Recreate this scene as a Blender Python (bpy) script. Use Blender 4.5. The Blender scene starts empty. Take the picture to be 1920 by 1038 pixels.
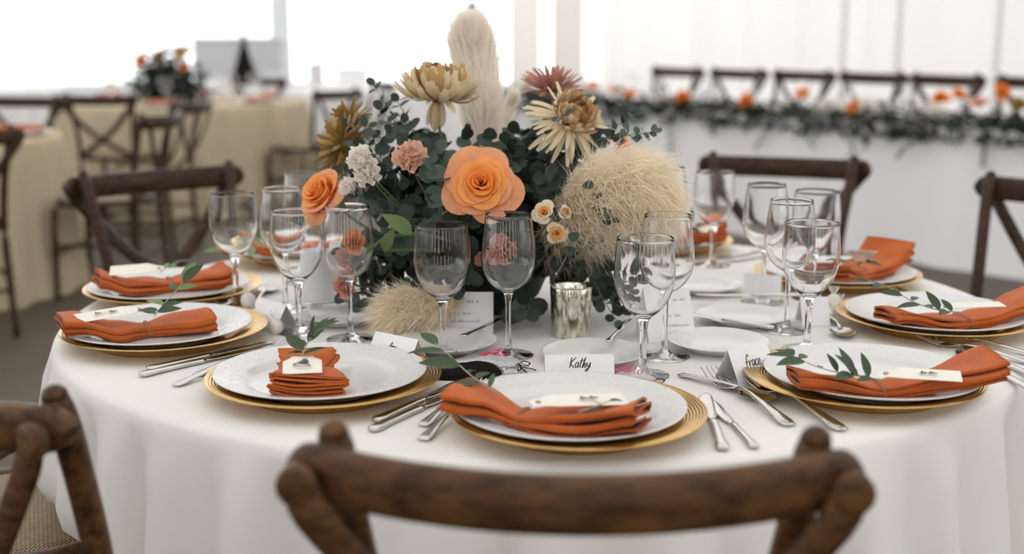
import bpy, math, random
from math import sin, cos, pi, radians as rad, sqrt, atan2, exp
from mathutils import Vector as V, Matrix, Quaternion

SC = bpy.context.scene
COL = SC.collection
TH = .76                                   # table height
# ------------------------------------------------------------------ camera, sky, exposure
F_PX, PITCH, CAM_H = 2300., rad(11.157), .4917 + TH
cam_d = bpy.data.cameras.new('camera'); cam = bpy.data.objects.new('camera', cam_d); COL.objects.link(cam)
cam.location = (0, 0, CAM_H); cam.rotation_euler = (pi/2 - PITCH, 0, 0)
cam_d.sensor_width = 36; cam_d.lens = F_PX/1920*36
cam_d.clip_start = .05; cam_d.clip_end = 200
cam_d.dof.use_dof = True; cam_d.dof.focus_distance = 1.80; cam_d.dof.aperture_fstop = 2.3
SC.camera = cam
world = bpy.data.worlds.new('overcast_sky'); SC.world = world; world.use_nodes = True
bg = world.node_tree.nodes['Background']; bg.inputs[0].default_value = (.97, .985, 1, 1); bg.inputs[1].default_value = 2.3
SC.view_settings.view_transform = 'Standard'; SC.view_settings.look = 'None'
SC.view_settings.gamma = 1; SC.view_settings.use_curve_mapping = False; SC.view_settings.exposure = 0.17
SC.cycles.use_denoising = True
SC.cycles.max_bounces = 12; SC.cycles.transmission_bounces = 12; SC.cycles.diffuse_bounces = 5
SC.cycles.transparent_max_bounces = 12
SC.cycles.sample_clamp_indirect = 8

def at(px, py, z=None, y=None):
    """world point seen at a photo pixel: at height z above the table top, or at depth y"""
    a = (px - 960)/F_PX; b = (519 - py)/F_PX
    d = V((a, cos(PITCH) + b*sin(PITCH), -sin(PITCH) + b*cos(PITCH)))
    s = y/d.y if y is not None else (z + TH - CAM_H)/d.z
    return d*s + V((0, 0, CAM_H))

# ------------------------------------------------------------------ helpers
class MB:
    def __init__(s): s.v = []; s.f = []
    def add(s, vs, fs):
        o = len(s.v); s.v += [tuple(p) for p in vs]; s.f += [tuple(i + o for i in f) for f in fs]; return s
    def box(s, lo, hi):
        x0, y0, z0 = lo; x1, y1, z1 = hi
        return s.add([(x0,y0,z0),(x1,y0,z0),(x1,y1,z0),(x0,y1,z0),(x0,y0,z1),(x1,y0,z1),(x1,y1,z1),(x0,y1,z1)],
                     [(0,3,2,1),(4,5,6,7),(0,1,5,4),(1,2,6,5),(2,3,7,6),(3,0,4,7)])
    def lathe(s, prof, n=48, closed=False):
        vs = []; fs = []; m = len(prof)
        for i in range(n):
            a = 2*pi*i/n
            for r, z in prof: vs.append((r*cos(a), r*sin(a), z))
        for i in range(n):
            j = (i+1) % n
            for k in range(m if closed else m-1):
                l = (k+1) % m
                fs.append((i*m+k, j*m+k, j*m+l, i*m+l))
        return s.add(vs, fs)
    def tube(s, pts, rad_, n=8, flat=1., cap=True, up=V((0, 0, 1))):
        pts = [V(p) for p in pts]; m = len(pts); vs = []; fs = []
        for i, p in enumerate(pts):
            t = (pts[min(i+1, m-1)] - pts[max(i-1, 0)]).normalized()
            a = t.cross(up)
            if a.length < 1e-3: a = t.cross(V((0, 1, 0)))
            a.normalize(); b = a.cross(t)
            r = rad_[i] if isinstance(rad_, (list, tuple)) else rad_
            for k in range(n):
                g = 2*pi*k/n; vs.append(p + a*(r*cos(g)) + b*(r*flat*sin(g)))
        for i in range(m-1):
            for k in range(n):
                l = (k+1) % n; fs.append((i*n+k, i*n+l, (i+1)*n+l, (i+1)*n+k))
        if cap: fs += [tuple(range(n-1, -1, -1)), tuple((m-1)*n + k for k in range(n))]
        return s.add(vs, fs)
    def loft(s, secs, n=10, p=2.5):
        """secs: (x, y centre, z centre, half width, half thickness)"""
        vs = []; fs = []; m = len(secs)
        for x, yc, zc, w, t in secs:
            for k in range(n):
                g = 2*pi*k/n; c, d = cos(g), sin(g)
                vs.append((x, yc + w*abs(c)**(2/p)*(1 if c > 0 else -1), zc + t*abs(d)**(2/p)*(1 if d > 0 else -1)))
        for i in range(m-1):
            for k in range(n):
                l = (k+1) % n; fs.append((i*n+k, i*n+l, (i+1)*n+l, (i+1)*n+k))
        fs += [tuple(range(n-1, -1, -1)), tuple((m-1)*n + k for k in range(n))]
        return s.add(vs, fs)
    def grid(s, fn, nu, nv):
        vs = [fn(i/nu, j/nv) for i in range(nu+1) for j in range(nv+1)]
        fs = [(i*(nv+1)+j, (i+1)*(nv+1)+j, (i+1)*(nv+1)+j+1, i*(nv+1)+j+1) for i in range(nu) for j in range(nv)]
        return s.add(vs, fs)
    def mesh(s, name, mat, smooth=True):
        m = bpy.data.meshes.new(name); m.from_pydata(s.v, [], s.f); m.materials.append(mat)
        if smooth: m.polygons.foreach_set('use_smooth', [True]*len(m.polygons))
        m.update(); return m
    def build(s, name, mat, parent=None, smooth=True, sharp=None):
        m = s.mesh(name, mat, smooth)
        if sharp: m.set_sharp_from_angle(angle=rad(sharp))
        return inst(name, m, parent)

def inst(name, mesh, parent=None, mw=None):
    o = bpy.data.objects.new(name, mesh); COL.objects.link(o)
    if parent: o.parent = parent
    if mw is not None: o.matrix_basis = mw
    return o
def tag(o, label=None, cat=None, group=None, kind=None):
    if label: o['label'] = label
    if cat: o['category'] = cat
    if group: o['group'] = group
    if kind: o['kind'] = kind
    return o
def thing(name, label, cat, loc=(0, 0, 0), rz=0, group=None):
    o = bpy.data.objects.new(name, None); COL.objects.link(o); o.empty_display_size = .02
    o.location = loc; o.rotation_euler = (0, 0, rz)
    return tag(o, label, cat, group)
def copy_tree(o, parent=None):
    c = o.copy(); COL.objects.link(c); c.parent = parent
    for ch in KIDS(o): copy_tree(ch, c)
    return c
def KIDS(o): return list(o.children)
def TRS(loc, q=None, s=1.):
    m = Matrix.Translation(loc)
    if q is not None: m = m @ q.to_matrix().to_4x4()
    sc = (s, s, s) if isinstance(s, (int, float)) else s
    return m @ Matrix.Diagonal((*sc, 1))
def aim(axis, spin=0.):
    """rotation that turns +z to the axis"""
    return V(axis).normalized().to_track_quat('Z', 'Y') @ Quaternion((0, 0, 1), spin)
def bez(a, b, c, n):
    return [a*(1-t)**2 + b*2*t*(1-t) + c*t*t for t in (i/n for i in range(n+1))]
def catmull(P, n=5):
    P = [V(p) for p in P]; Q = [P[0]*2 - P[1]] + P + [P[-1]*2 - P[-2]]; out = []
    for i in range(1, len(Q)-2):
        a, b, c, d = Q[i-1:i+3]
        for k in range(n):
            t = k/n
            out.append((b*2 + (c-a)*t + (a*2-b*5+c*4-d)*t*t + (b*3-a-c*3+d)*t**3)/2)
    return out + [P[-1]]

# ------------------------------------------------------------------ materials
def mat(name, col, rough=.5, metal=0., var=0., scale=8., bump=0., bscale=60., spec=.5, sheen=0., sub=0., coords='Object', stretch=None):
    m = bpy.data.materials.new(name); m.use_nodes = True; nt = m.node_tree; N = nt.nodes; L = nt.links
    b = N['Principled BSDF']; b.inputs['Base Color'].default_value = (*col, 1)
    b.inputs['Roughness'].default_value = rough; b.inputs['Metallic'].default_value = metal
    b.inputs['Specular IOR Level'].default_value = spec
    if sheen: b.inputs['Sheen Weight'].default_value = sheen
    if sub:
        b.inputs['Subsurface Weight'].default_value = sub; b.inputs['Subsurface Radius'].default_value = (.6, .3, .15); b.inputs['Subsurface Scale'].default_value = .01
    if var or bump:
        tc = N.new('ShaderNodeTexCoord'); mp = N.new('ShaderNodeMapping'); L.new(tc.outputs[coords], mp.inputs[0])
        if stretch: mp.inputs['Scale'].default_value = stretch
        if var:
            nz = N.new('ShaderNodeTexNoise'); nz.inputs['Scale'].default_value = scale; nz.inputs['Detail'].default_value = 5; L.new(mp.outputs[0], nz.inputs[0])
            cr = N.new('ShaderNodeValToRGB'); L.new(nz.outputs[0], cr.inputs[0])
            cr.color_ramp.elements[0].position = .3; cr.color_ramp.elements[1].position = .7
            cr.color_ramp.elements[0].color = (*[c*(1-var) for c in col], 1); cr.color_ramp.elements[1].color = (*[min(1, c*(1+var)) for c in col], 1)
            L.new(cr.outputs[0], b.inputs['Base Color'])
        if bump:
            n2 = N.new('ShaderNodeTexNoise'); n2.inputs['Scale'].default_value = bscale; n2.inputs['Detail'].default_value = 3; L.new(mp.outputs[0], n2.inputs[0])
            bp = N.new('ShaderNodeBump'); bp.inputs['Strength'].default_value = bump; bp.inputs['Distance'].default_value = .01
            L.new(n2.outputs[0], bp.inputs['Height']); L.new(bp.outputs[0], b.inputs['Normal'])
    return m
def srgb(r, g, b):
    return tuple(((c/255+.055)/1.055)**2.4 if c > 10 else c/3294 for c in (r, g, b))
def leafy(name, col, var=.25, rough=.55, trans=.25, scale=40):
    """thin leaf or petal: diffuse surface with some light passing through"""
    m = mat(name, col, rough, var=var, scale=scale); nt = m.node_tree; N = nt.nodes; L = nt.links
    b = N['Principled BSDF']; t = N.new('ShaderNodeBsdfTranslucent'); mx = N.new('ShaderNodeMixShader'); mx.inputs[0].default_value = trans
    cr = [n for n in N if n.type == 'VALTORGB']
    if cr: L.new(cr[0].outputs[0], t.inputs[0])
    else: t.inputs[0].default_value = (*col, 1)
    L.new(b.outputs[0], mx.inputs[1]); L.new(t.outputs[0], mx.inputs[2]); L.new(mx.outputs[0], N['Material Output'].inputs[0])
    return m
def wood(name, dark, light):
    m = mat(name, dark, .42, spec=.28); nt = m.node_tree; N = nt.nodes; L = nt.links; b = N['Principled BSDF']
    tc = N.new('ShaderNodeTexCoord'); mp = N.new('ShaderNodeMapping'); mp.inputs['Scale'].default_value = (3, 14, 14); L.new(tc.outputs['Object'], mp.inputs[0])
    nz = N.new('ShaderNodeTexNoise'); nz.inputs['Scale'].default_value = 5; nz.inputs['Detail'].default_value = 8; nz.inputs['Roughness'].default_value = .65; L.new(mp.outputs[0], nz.inputs[0])
    cr = N.new('ShaderNodeValToRGB'); cr.color_ramp.elements[0].position = .35; cr.color_ramp.elements[1].position = .68
    cr.color_ramp.elements[0].color = (*dark, 1); cr.color_ramp.elements[1].color = (*light, 1)
    L.new(nz.outputs[0], cr.inputs[0]); L.new(cr.outputs[0], b.inputs['Base Color'])
    bp = N.new('ShaderNodeBump'); bp.inputs['Strength'].default_value = .05; bp.inputs['Distance'].default_value = .002; L.new(nz.outputs[0], bp.inputs['Height']); L.new(bp.outputs[0], b.inputs['Normal'])
    return m
def fabric(name, col, trans):
    m = bpy.data.materials.new(name); m.use_nodes = True; nt = m.node_tree; N = nt.nodes; L = nt.links; N.remove(N['Principled BSDF'])
    d = N.new('ShaderNodeBsdfDiffuse'); t = N.new('ShaderNodeBsdfTranslucent'); mx = N.new('ShaderNodeMixShader')
    d.inputs[0].default_value = t.inputs[0].default_value = (*col, 1); mx.inputs[0].default_value = trans
    L.new(d.outputs[0], mx.inputs[1]); L.new(t.outputs[0], mx.inputs[2]); L.new(mx.outputs[0], N['Material Output'].inputs[0])
    return m
def glassy(name, col=(1, 1, 1), rough=0., ior=1.42):
    m = bpy.data.materials.new(name); m.use_nodes = True; b = m.node_tree.nodes['Principled BSDF']
    b.inputs['Base Color'].default_value = (*col, 1); b.inputs['Transmission Weight'].default_value = 1
    b.inputs['Roughness'].default_value = rough; b.inputs['IOR'].default_value = ior
    return m
def film(name, opacity=.12, col=(.9, .9, .9)):
    m = bpy.data.materials.new(name); m.use_nodes = True; nt = m.node_tree; N = nt.nodes; L = nt.links
    b = N['Principled BSDF']; b.inputs['Base Color'].default_value = (*col, 1); b.inputs['Roughness'].default_value = .08
    t = N.new('ShaderNodeBsdfTransparent'); mx = N.new('ShaderNodeMixShader'); fr = N.new('ShaderNodeLayerWeight'); fr.inputs[0].default_value = .3
    ma = N.new('ShaderNodeMath'); ma.operation = 'MULTIPLY_ADD'; ma.inputs[1].default_value = .6; ma.inputs[2].default_value = opacity
    L.new(fr.outputs['Fresnel'], ma.inputs[0]); L.new(ma.outputs[0], mx.inputs[0]); L.new(t.outputs[0], mx.inputs[1]); L.new(b.outputs[0], mx.inputs[2]); L.new(mx.outputs[0], N['Material Output'].inputs[0])
    return m
M = {}
M['cloth'] = mat('white_linen', (.79, .765, .725), .9, var=.03, scale=3, bump=.06, bscale=900, spec=.1)
M['cream_cloth'] = mat('cream_linen', (.52, .43, .30), .9, var=.05, scale=3, spec=.1)
M['head_cloth'] = mat('cool_white_linen', (.86, .855, .86), .9, spec=.1)
M['gold'] = mat('gold_metal', (.66, .42, .15), .24, 1., var=.12, scale=14)
M['china'] = mat('white_porcelain', (.74, .73, .72), .12, spec=.5)
M['napkin'] = mat('terracotta_cotton', (.52, .115, .022), .85, var=.12, scale=25, bump=.25, bscale=700, spec=.15, sheen=.15)
M['twine'] = mat('jute_twine', (.38, .2, .08), .8)
M['card'] = mat('white_card', (.86, .86, .87), .7, spec=.2)
M['tagcard'] = mat('cream_tag_card', (.84, .80, .71), .8, spec=.2)
M['ink'] = mat('black_ink', (.02, .02, .02), .6)
M['grey_ink'] = mat('grey_print', (.35, .35, .36), .8)
M['brown_ink'] = mat('brown_ink', (.08, .05, .03), .6)
M['red_ink'] = mat('red_print', (.65, .02, .07), .6)
M['steel'] = mat('polished_steel', (.62, .60, .57), .16, 1., var=.1, scale=30)
M['glass'] = glassy('clear_glass')
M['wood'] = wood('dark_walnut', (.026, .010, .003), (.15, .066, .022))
M['wood_shaded'] = wood('dark_walnut_shaded', (.018, .008, .0035), (.075, .035, .015))  # same chair wood, shade of the farther chairs put into its colour
M['floor'] = mat('brown_floor', (.085, .063, .040), .6, var=.2, scale=2)
M['roof'] = fabric('marquee_canvas', (.86, .85, .83), .45)
M['drape'] = fabric('white_drape', (.94, .915, .89), .56)
M['wallcloth'] = fabric('marquee_wall', (.93, .94, .95), .55)
M['wall_dark'] = mat('dark_front_wall', (.30, .25, .20), .6, var=.15, scale=4)  # dark tone made up for the unseen front wall, to dim glass reflections
M['frame'] = mat('white_frame', (.85, .85, .84), .5)
M['pole'] = mat('grey_pole', (.85, .83, .81), .5)
M['pane'] = film('window_film', .04)
M['cello'] = film('cellophane', .22)
M['black'] = mat('black_satin', (.006, .005, .005), .8, spec=.15)
M['wax'] = mat('white_wax', (.85, .83, .8), .5, sub=.3)
M['mercury'] = mat('mercury_glass', (.78, .70, .58), .14, 1., var=.5, scale=120, stretch=(1, 1, .4))
M['euc'] = leafy('eucalyptus_leaf', (.034, .052, .036), .35, .6, .15)
M['euc2'] = leafy('eucalyptus_grey_leaf', (.078, .118, .094), .3, .55, .18)
M['euc3'] = leafy('deep_green_leaf', (.015, .023, .012), .35, .55, .15)
M['olive'] = leafy('olive_leaf', (.045, .075, .030), .4, .5, .15)
M['green'] = leafy('fresh_green_leaf', (.17, .26, .09), .25, .5, .3)
M['stem'] = mat('green_stem', (.12, .15, .07), .6)
M['stem_brown'] = mat('pale_twig', (.36, .33, .25), .7)
M['rose_in'] = leafy('rose_orange', (.92, .33, .055), .08, .6, .3)
M['rose_mid'] = leafy('rose_apricot', (.95, .41, .11), .08, .6, .3)
M['rose_out'] = leafy('rose_peach', (.92, .41, .20), .10, .6, .3)
M['cream_in'] = leafy('cream_rose_heart', (.88, .50, .17), .1, .6, .3)
M['cream_out'] = leafy('cream_rose_outer', (.86, .74, .55), .06, .6, .3)
M['ran'] = leafy('ranunculus_orange', (.86, .24, .02), .12, .6, .3)
M['bronze'] = leafy('chrysanthemum_bronze', (.42, .22, .09), .3, .65, .25, 90)
M['bronze2'] = leafy('chrysanthemum_gold', (.62, .42, .20), .25, .65, .25, 90)
M['mum_cream'] = leafy('chrysanthemum_cream', (.84, .72, .50), .10, .65, .3, 90)
M['mum_gold'] = leafy('chrysanthemum_ochre', (.34, .21, .06), .3, .65, .25, 90)
M['mum_pink'] = leafy('chrysanthemum_mauve', (.50, .24, .19), .25, .65, .25, 90)
M['carn_peach'] = leafy('carnation_peach', (.88, .61, .48), .1, .7, .3)
M['carn_pink'] = leafy('carnation_pink', (.87, .49, .41), .12, .7, .3)
M['carn_white'] = leafy('carnation_white', (.95, .90, .84), .03, .7, .3)
M['pampas'] = leafy('pampas_plume', (.99, .93, .86), .03, .9, .55)
M['pampas_dark'] = leafy('pampas_plume_tan', (.97, .86, .71), .08, .9, .55)
M['grey_far'] = mat('grey_far', (.62, .62, .64), .7)
def cane():
    m = mat('woven_cane', (.3, .2, .1), .6); nt = m.node_tree; N = nt.nodes; L = nt.links; b = N['Principled BSDF']
    tc = N.new('ShaderNodeTexCoord'); mp = N.new('ShaderNodeMapping'); mp.inputs['Scale'].default_value = (130, 130, 130); mp.inputs['Rotation'].default_value = (0, 0, .78); L.new(tc.outputs['Object'], mp.inputs[0])
    br = N.new('ShaderNodeTexBrick'); L.new(mp.outputs[0], br.inputs[0]); br.inputs['Scale'].default_value = 1; br.inputs['Mortar Size'].default_value = .09; br.inputs['Brick Width'].default_value = 1.2; br.inputs['Row Height'].default_value = .6
    br.inputs['Color1'].default_value = (.40, .29, .16, 1); br.inputs['Color2'].default_value = (.30, .20, .10, 1); br.inputs['Mortar'].default_value = (.05, .03, .015, 1)
    L.new(br.outputs[0], b.inputs['Base Color']); bp = N.new('ShaderNodeBump'); bp.inputs['Strength'].default_value = .7; bp.inputs['Distance'].default_value = .003; L.new(br.outputs[1], bp.inputs['Height']); bp.invert = True; L.new(bp.outputs[0], b.inputs['Normal'])
    return m
M['cane'] = cane()

# ------------------------------------------------------------------ the marquee
def struct(name, mb, m, parent=None, smooth=False):
    o = mb.build(name, M[m], parent, smooth)
    if parent is None: o['kind'] = 'structure'
    return o
struct('floor', MB().box((-14, -8, -.05), (14, 18, 0)), 'floor')
struct('ceiling', MB().grid(lambda u, v: (-14 + 28*u, -8 + 26*v, 3.6 + 1.4*(1 - abs(2*u-1))), 8, 4), 'roof')
WN = [0]
def window_wall(name, a, b, n, sill=.75, head=3.0, top=3.62, pier=.16, m='frame'):
    """posts, sill and header with one framed window between each pair of posts"""
    a, b = V((*a, 0)), V((*b, 0)); L = (b-a).length; rz = atan2((b-a).y, (b-a).x); w = L/n
    wall = MB().box((0, -.05, 0), (L, .05, sill)).box((0, -.05, head), (L, .05, top))
    for i in range(n+1): wall.box((i*w - pier, -.07, sill), (i*w + pier, .07, head))
    o = struct(name, wall, m); o.location = a; o.rotation_euler = (0, 0, rz)
    for i in range(n):
        WN[0] += 1
        x0, x1 = i*w + pier, (i+1)*w - pier
        f = MB().box((x0, -.04, sill), (x0+.05, .04, head)).box((x1-.05, -.04, sill), (x1, .04, head)).box((x0, -.04, head-.05), (x1, .04, head)).box((x0, -.04, sill), (x1, .06, sill+.05))
        wo = struct('window_%d' % WN[0], f, 'frame'); wo.location = a; wo.rotation_euler = (0, 0, rz)
        MB().box((x0+.05, -.004, sill+.05), (x1-.05, .004, head-.05)).build('pane', M['pane'], wo, False)
window_wall('wall_back', (-13, 15.5), (2.2, 15.5), 3, sill=.6, pier=.07, m='wallcloth')
window_wall('wall_left', (-13, -7), (-13, 15.5), 6)
window_wall('wall_front', (12.5, -7), (-13, -7), 10, sill=.3, head=3.5, pier=.84, m='wall_dark')  # unseen wall behind the camera; wide dark piers added against reflections in the glasses
window_wall('wall_right', (12.5, 1.0), (12.5, -7), 3)
# white draped side behind the head table, running away to the back
DD = V((.65, -.76, 0)).normalized(); DN = V((.76, .65, 0)).normalized()
dr0 = V((1.0, 14.9, 0)); rd = random.Random(4)
ph = [rd.random()*6 for _ in range(6)]
def drape(u, v):
    s = u*18.4; off = .05*sin(s*5.1+ph[0]) + .035*sin(s*9.3+ph[1]) + .02*sin(s*17+ph[2])
    p = dr0 + DD*s + DN*off*(1-.5*v); return (p.x, p.y, v*4.2)
struct('wall_drape', MB().grid(drape, 520, 3), 'drape', smooth=True)
for i, px in enumerate((1590, 1692, 1872)):     # thin tent poles in front of the drape
    k = (px-960)/F_PX
    # point on the drape line with x/y*1.02 = k
    best = min((abs((dr0+DD*s).x/((dr0+DD*s).y*cos(PITCH)+.2) - k), s) for s in [j*.02 for j in range(900)])[1]
    p = dr0 + DD*best - DN*.16
    o = struct('trim_%d' % (i+1), MB().tube([(p.x, p.y, 0), (p.x, p.y, 2), (p.x, p.y, 4)], .03, 10).box((p.x-.12, p.y-.12, 0), (p.x+.12, p.y+.12, .02)), 'pole')
for i, px in enumerate((1065, 985)):            # wide pale columns at the corner
    p = at(px, 60, y=14.2 + i*.6)
    struct('trim_%d' % (i+4), MB().box((p.x-.18, p.y-.06, 0), (p.x+.18, p.y+.06, 4)), 'drape')

# ------------------------------------------------------------------ round tables
TC = V((.054, 2.21, 0)); TR = .848
def table_cloth(name, c, R, m, label, group, folds, seed, amp=.028, n=420, H=TH, dents=()):
    r = random.Random(seed); P = [(folds*k, r.random()*6.28, a) for k, a in ((1, 1.), (.62, .8), (1.7, .45), (.37, .6))]
    P = [(round(q), p, a) for q, p, a in P]
    prof = [(0, H), (R*.3, H), (R*.6, H), (R*.85, H), (R-.02, H-.0002), (R-.006, H-.002), (R, H-.008), (R+.004, H-.02)]
    rows = [(x, z, 0) for x, z in prof] + [(R+.006+.045*t, (H-.02)*(1-t)+.004*t, t) for t in [(k+1)/22 for k in range(22)]]
    mb = MB(); vs = []; fs = []; m_ = len(rows)
    for i in range(n):
        a = 2*pi*i/n
        w = sum(A*sin(q*a+p) for q, p, A in P)/1.6
        w = w*.75 + .35*(abs(sin(folds*a*.5 + P[0][1]))*2-1)
        for x, z, t in rows:
            rr = x + amp*w*min(1, t*1.25)**.55 + (.5*amp*t if t else 0)
            for da, dw, dd in dents:                # where a tucked-in chair seat pushes the cloth back
                q = abs((a-da+pi) % (2*pi) - pi)/dw
                if t: k = min(1, max(0, (.56-z)/.07)); rr -= dd*exp(-q**4)*k*k*(3-2*k)
            a2 = a + .015*t*sin(11*a + 2)
            vs.append((c[0]+rr*cos(a2), c[1]+rr*sin(a2), z))
    for i in range(n):
        j = (i+1) % n
        for k in range(m_-1): fs.append((i*m_+k, i*m_+k+1, j*m_+k+1, j*m_+k))
    mb.add(vs, fs)
    return tag(mb.build(name, M[m], None), label, 'tablecloth', group)
table_cloth('tablecloth', TC, TR, 'cloth', 'white cloth draped to the floor over the laid round table in front', None, 40, 3, .05, dents=[(-pi/2, .40, .25), (atan2(-.29, -.914), .36, .11)])

# ------------------------------------------------------------------ chairs
def chair_protos(wm, rail=.0255, half=.252):
    P = {}
    # +y is the way the sitter faces; origin on the floor under the seat
    post = []
    for s in (-1, 1):
        mb = MB(); mb.tube(catmull([(s*.185, -.235, 0), (s*.180, -.215, .25), (s*.178, -.205, .46), (s*.187, -.225, .66), (s*.207, -.262, .82), (s*.214, -.282, .885)], 4), [.014]*4+[.016]*12+[.0165]*4+[.014], 10)
        e = V((s*.214, -.282, .885)); mb.tube([e, e+V((s*.0015, -.004, .007)), e+V((s*.002, -.0055, .011))], [.0145, .011, .004], 10)
        post.append(mb.mesh('post', wm))
    P['post'] = post
    fl = []
    for s in (-1, 1):
        fl.append(MB().tube([(s*.195, .19, 0), (s*.193, .185, .3), (s*.19, .18, .44)], [.013, .016, .017], 10).mesh('leg', wm))
    P['leg'] = fl
    # bowed top rail, fixed to the outer side of the posts
    mb = MB(); n = 28; vs = []; fs = []; K = 12
    for i in range(n+1):
        u = sin(pi/2*(-1 + 2*i/n)); x = half*u; y = -.360 + .072*u*u
        e = max(0, (abs(u)-.905)/.095); h = rail*sqrt(max(.004, 1-e*e)); zc = .8775 - rail + .006*u*u
        tx, ty = 1, .2*u; l = sqrt(tx*tx+ty*ty); nx, ny = -ty/l, tx/l
        for k in range(K):
            g = 2*pi*k/K; c, d = cos(g), sin(g); a = .0135*abs(c)**.6*(1 if c > 0 else -1); b = h*abs(d)**.6*(1 if d > 0 else -1)
            vs.append((x+nx*a, y+ny*a, zc+b))
    for i in range(n):
        for k in range(K): l = (k+1) % K; fs.append((i*K+k, i*K+l, (i+1)*K+l, (i+1)*K+k))
    fs += [tuple(range(K)), tuple(n*K+K-1-k for k in range(K))]
    P['top_rail'] = MB().add(vs, fs).mesh('top_rail', wm)
    sl = []
    for s in (-1, 1):
        y0 = -.010 if s > 0 else .008
        pts = catmull([(s*.238, -.323, .853), (s*.212, -.322, .805), (s*.10, -.300+y0, .67), (0, -.272+y0, .59), (-s*.09, -.246+y0, .53), (-s*.165, -.215, .485)], 4)
        mb = MB(); mb.tube(pts, [.017, .0185, .019, .019]+[.018]*(len(pts)-4), 10, flat=.42, up=V((0, 1, .25)))
        # round bolted end
        p = V(pts[0]); mb.tube([p+V((0, -.0095, 0)), p+V((0, -.008, 0)), p+V((0, .008, 0))], [.013, .0185, .0185], 14)
        sl.append(mb.mesh('cross_slat', wm))
    P['cross_slat'] = sl
    def seat_outline(k, sc):
        g = 2*pi*k/40; c, d = cos(g), sin(g)
        x = .215*abs(c)**.55*(1 if c > 0 else -1); y = .205*abs(d)**.6*(1 if d > 0 else -1)
        return x*(1+.08*y/.2)*sc, y*sc
    mb = MB(); vs = []; fs = []
    rows = [(.86, .452), (1, .449), (1.03, .455), (1.03, .472), (1.0, .479), (.90, .479), (.86, .474)]
    for k in range(40):
        for sc, z in rows: x, y = seat_outline(k, sc); vs.append((x, y-.01, z))
    for k in range(40):
        l = (k+1) % 40
        for j in range(7): jj = (j+1) % 7; fs.append((k*7+j, k*7+jj, l*7+jj, l*7+j))
    P['seat_frame'] = [MB().add(vs, fs).mesh('seat_frame', wm)]
    mb = MB(); vs = [(0, -.01, .487)]; fs = []
    for j, (sc, z) in enumerate(((.5, .486), (.8, .480), (.89, .472), (.89, .456))):
        for k in range(40): x, y = seat_outline(k, sc); vs.append((x, y-.01, z))
    for k in range(40):
        l = (k+1) % 40; fs.append((0, 1+k, 1+l))
        for j in range(3): fs.append((1+j*40+k, 1+(j+1)*40+k, 1+(j+1)*40+l, 1+j*40+l))
    P['seat'] = [MB().add(vs, fs).mesh('seat', M['cane'])]
    P['stretcher'] = [MB().tube([(-.195, .187, .22), (.195, .187, .22)], .009, 8).mesh('stretcher', wm), MB().tube([(-.18, -.22, .2), (.18, -.22, .2)], .009, 8).mesh('stretcher', wm)] + \
        [MB().tube([(s*.195, .187, .26), (s*.181, -.217, .26)], .009, 8).mesh('stretcher', wm) for s in (-1, 1)]
    P['top_rail'] = [P['top_rail']]
    return P
CH = chair_protos(M['wood']); CHM = chair_protos(M['wood_shaded'], .032, .262); CHB = chair_protos(M['wood_shaded'], .032, .262)
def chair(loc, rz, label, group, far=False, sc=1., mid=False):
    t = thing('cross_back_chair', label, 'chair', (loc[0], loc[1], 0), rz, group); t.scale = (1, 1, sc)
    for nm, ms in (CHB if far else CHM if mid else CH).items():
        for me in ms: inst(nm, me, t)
    return t
def face(frm, to): return atan2(to[1]-frm[1], to[0]-frm[0]) - pi/2
def chair_rail_at(c, to, label, group, turn=0, **k):
    """chair whose top rail centre stands over c, facing the point to"""
    rz = face(c, to) + turn
    loc = V((c[0], c[1], 0)) + Matrix.Rotation(rz, 3, 'Z') @ V((0, .33, 0))
    return chair(loc, rz, label, group, **k)
G = 'cross-back chairs around the front table'
chair_rail_at((.052, .992), (.10, 2.2), 'dark wooden cross-back chair nearest the camera, seen from behind', G, rad(0), sc=1.02)
chair_rail_at((-.67, 1.32), TC, 'dark wooden cross-back chair cut off by the lower left corner', G)
chair((-.86, 1.92), face((-.87, 1.86), TC), 'cross-back chair whose woven cane seat shows behind the corner chair', G)
chair((-1.17, 2.33), face((-1.1, 2.34), TC), 'cross-back chair with its seat edge glimpsed at the far left margin', G)
chair_rail_at((-1.01, 3.43), TC, 'cross-back chair behind the two plates at the left of the table', G, mid=True)
chair_rail_at((.845, 3.80), TC, 'cross-back chair behind the glasses, in front of the white head table', G, rad(6), mid=True)
chair_rail_at((1.43, 3.10), TC, 'cross-back chair cut off by the right edge of the picture', G, mid=True)

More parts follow.
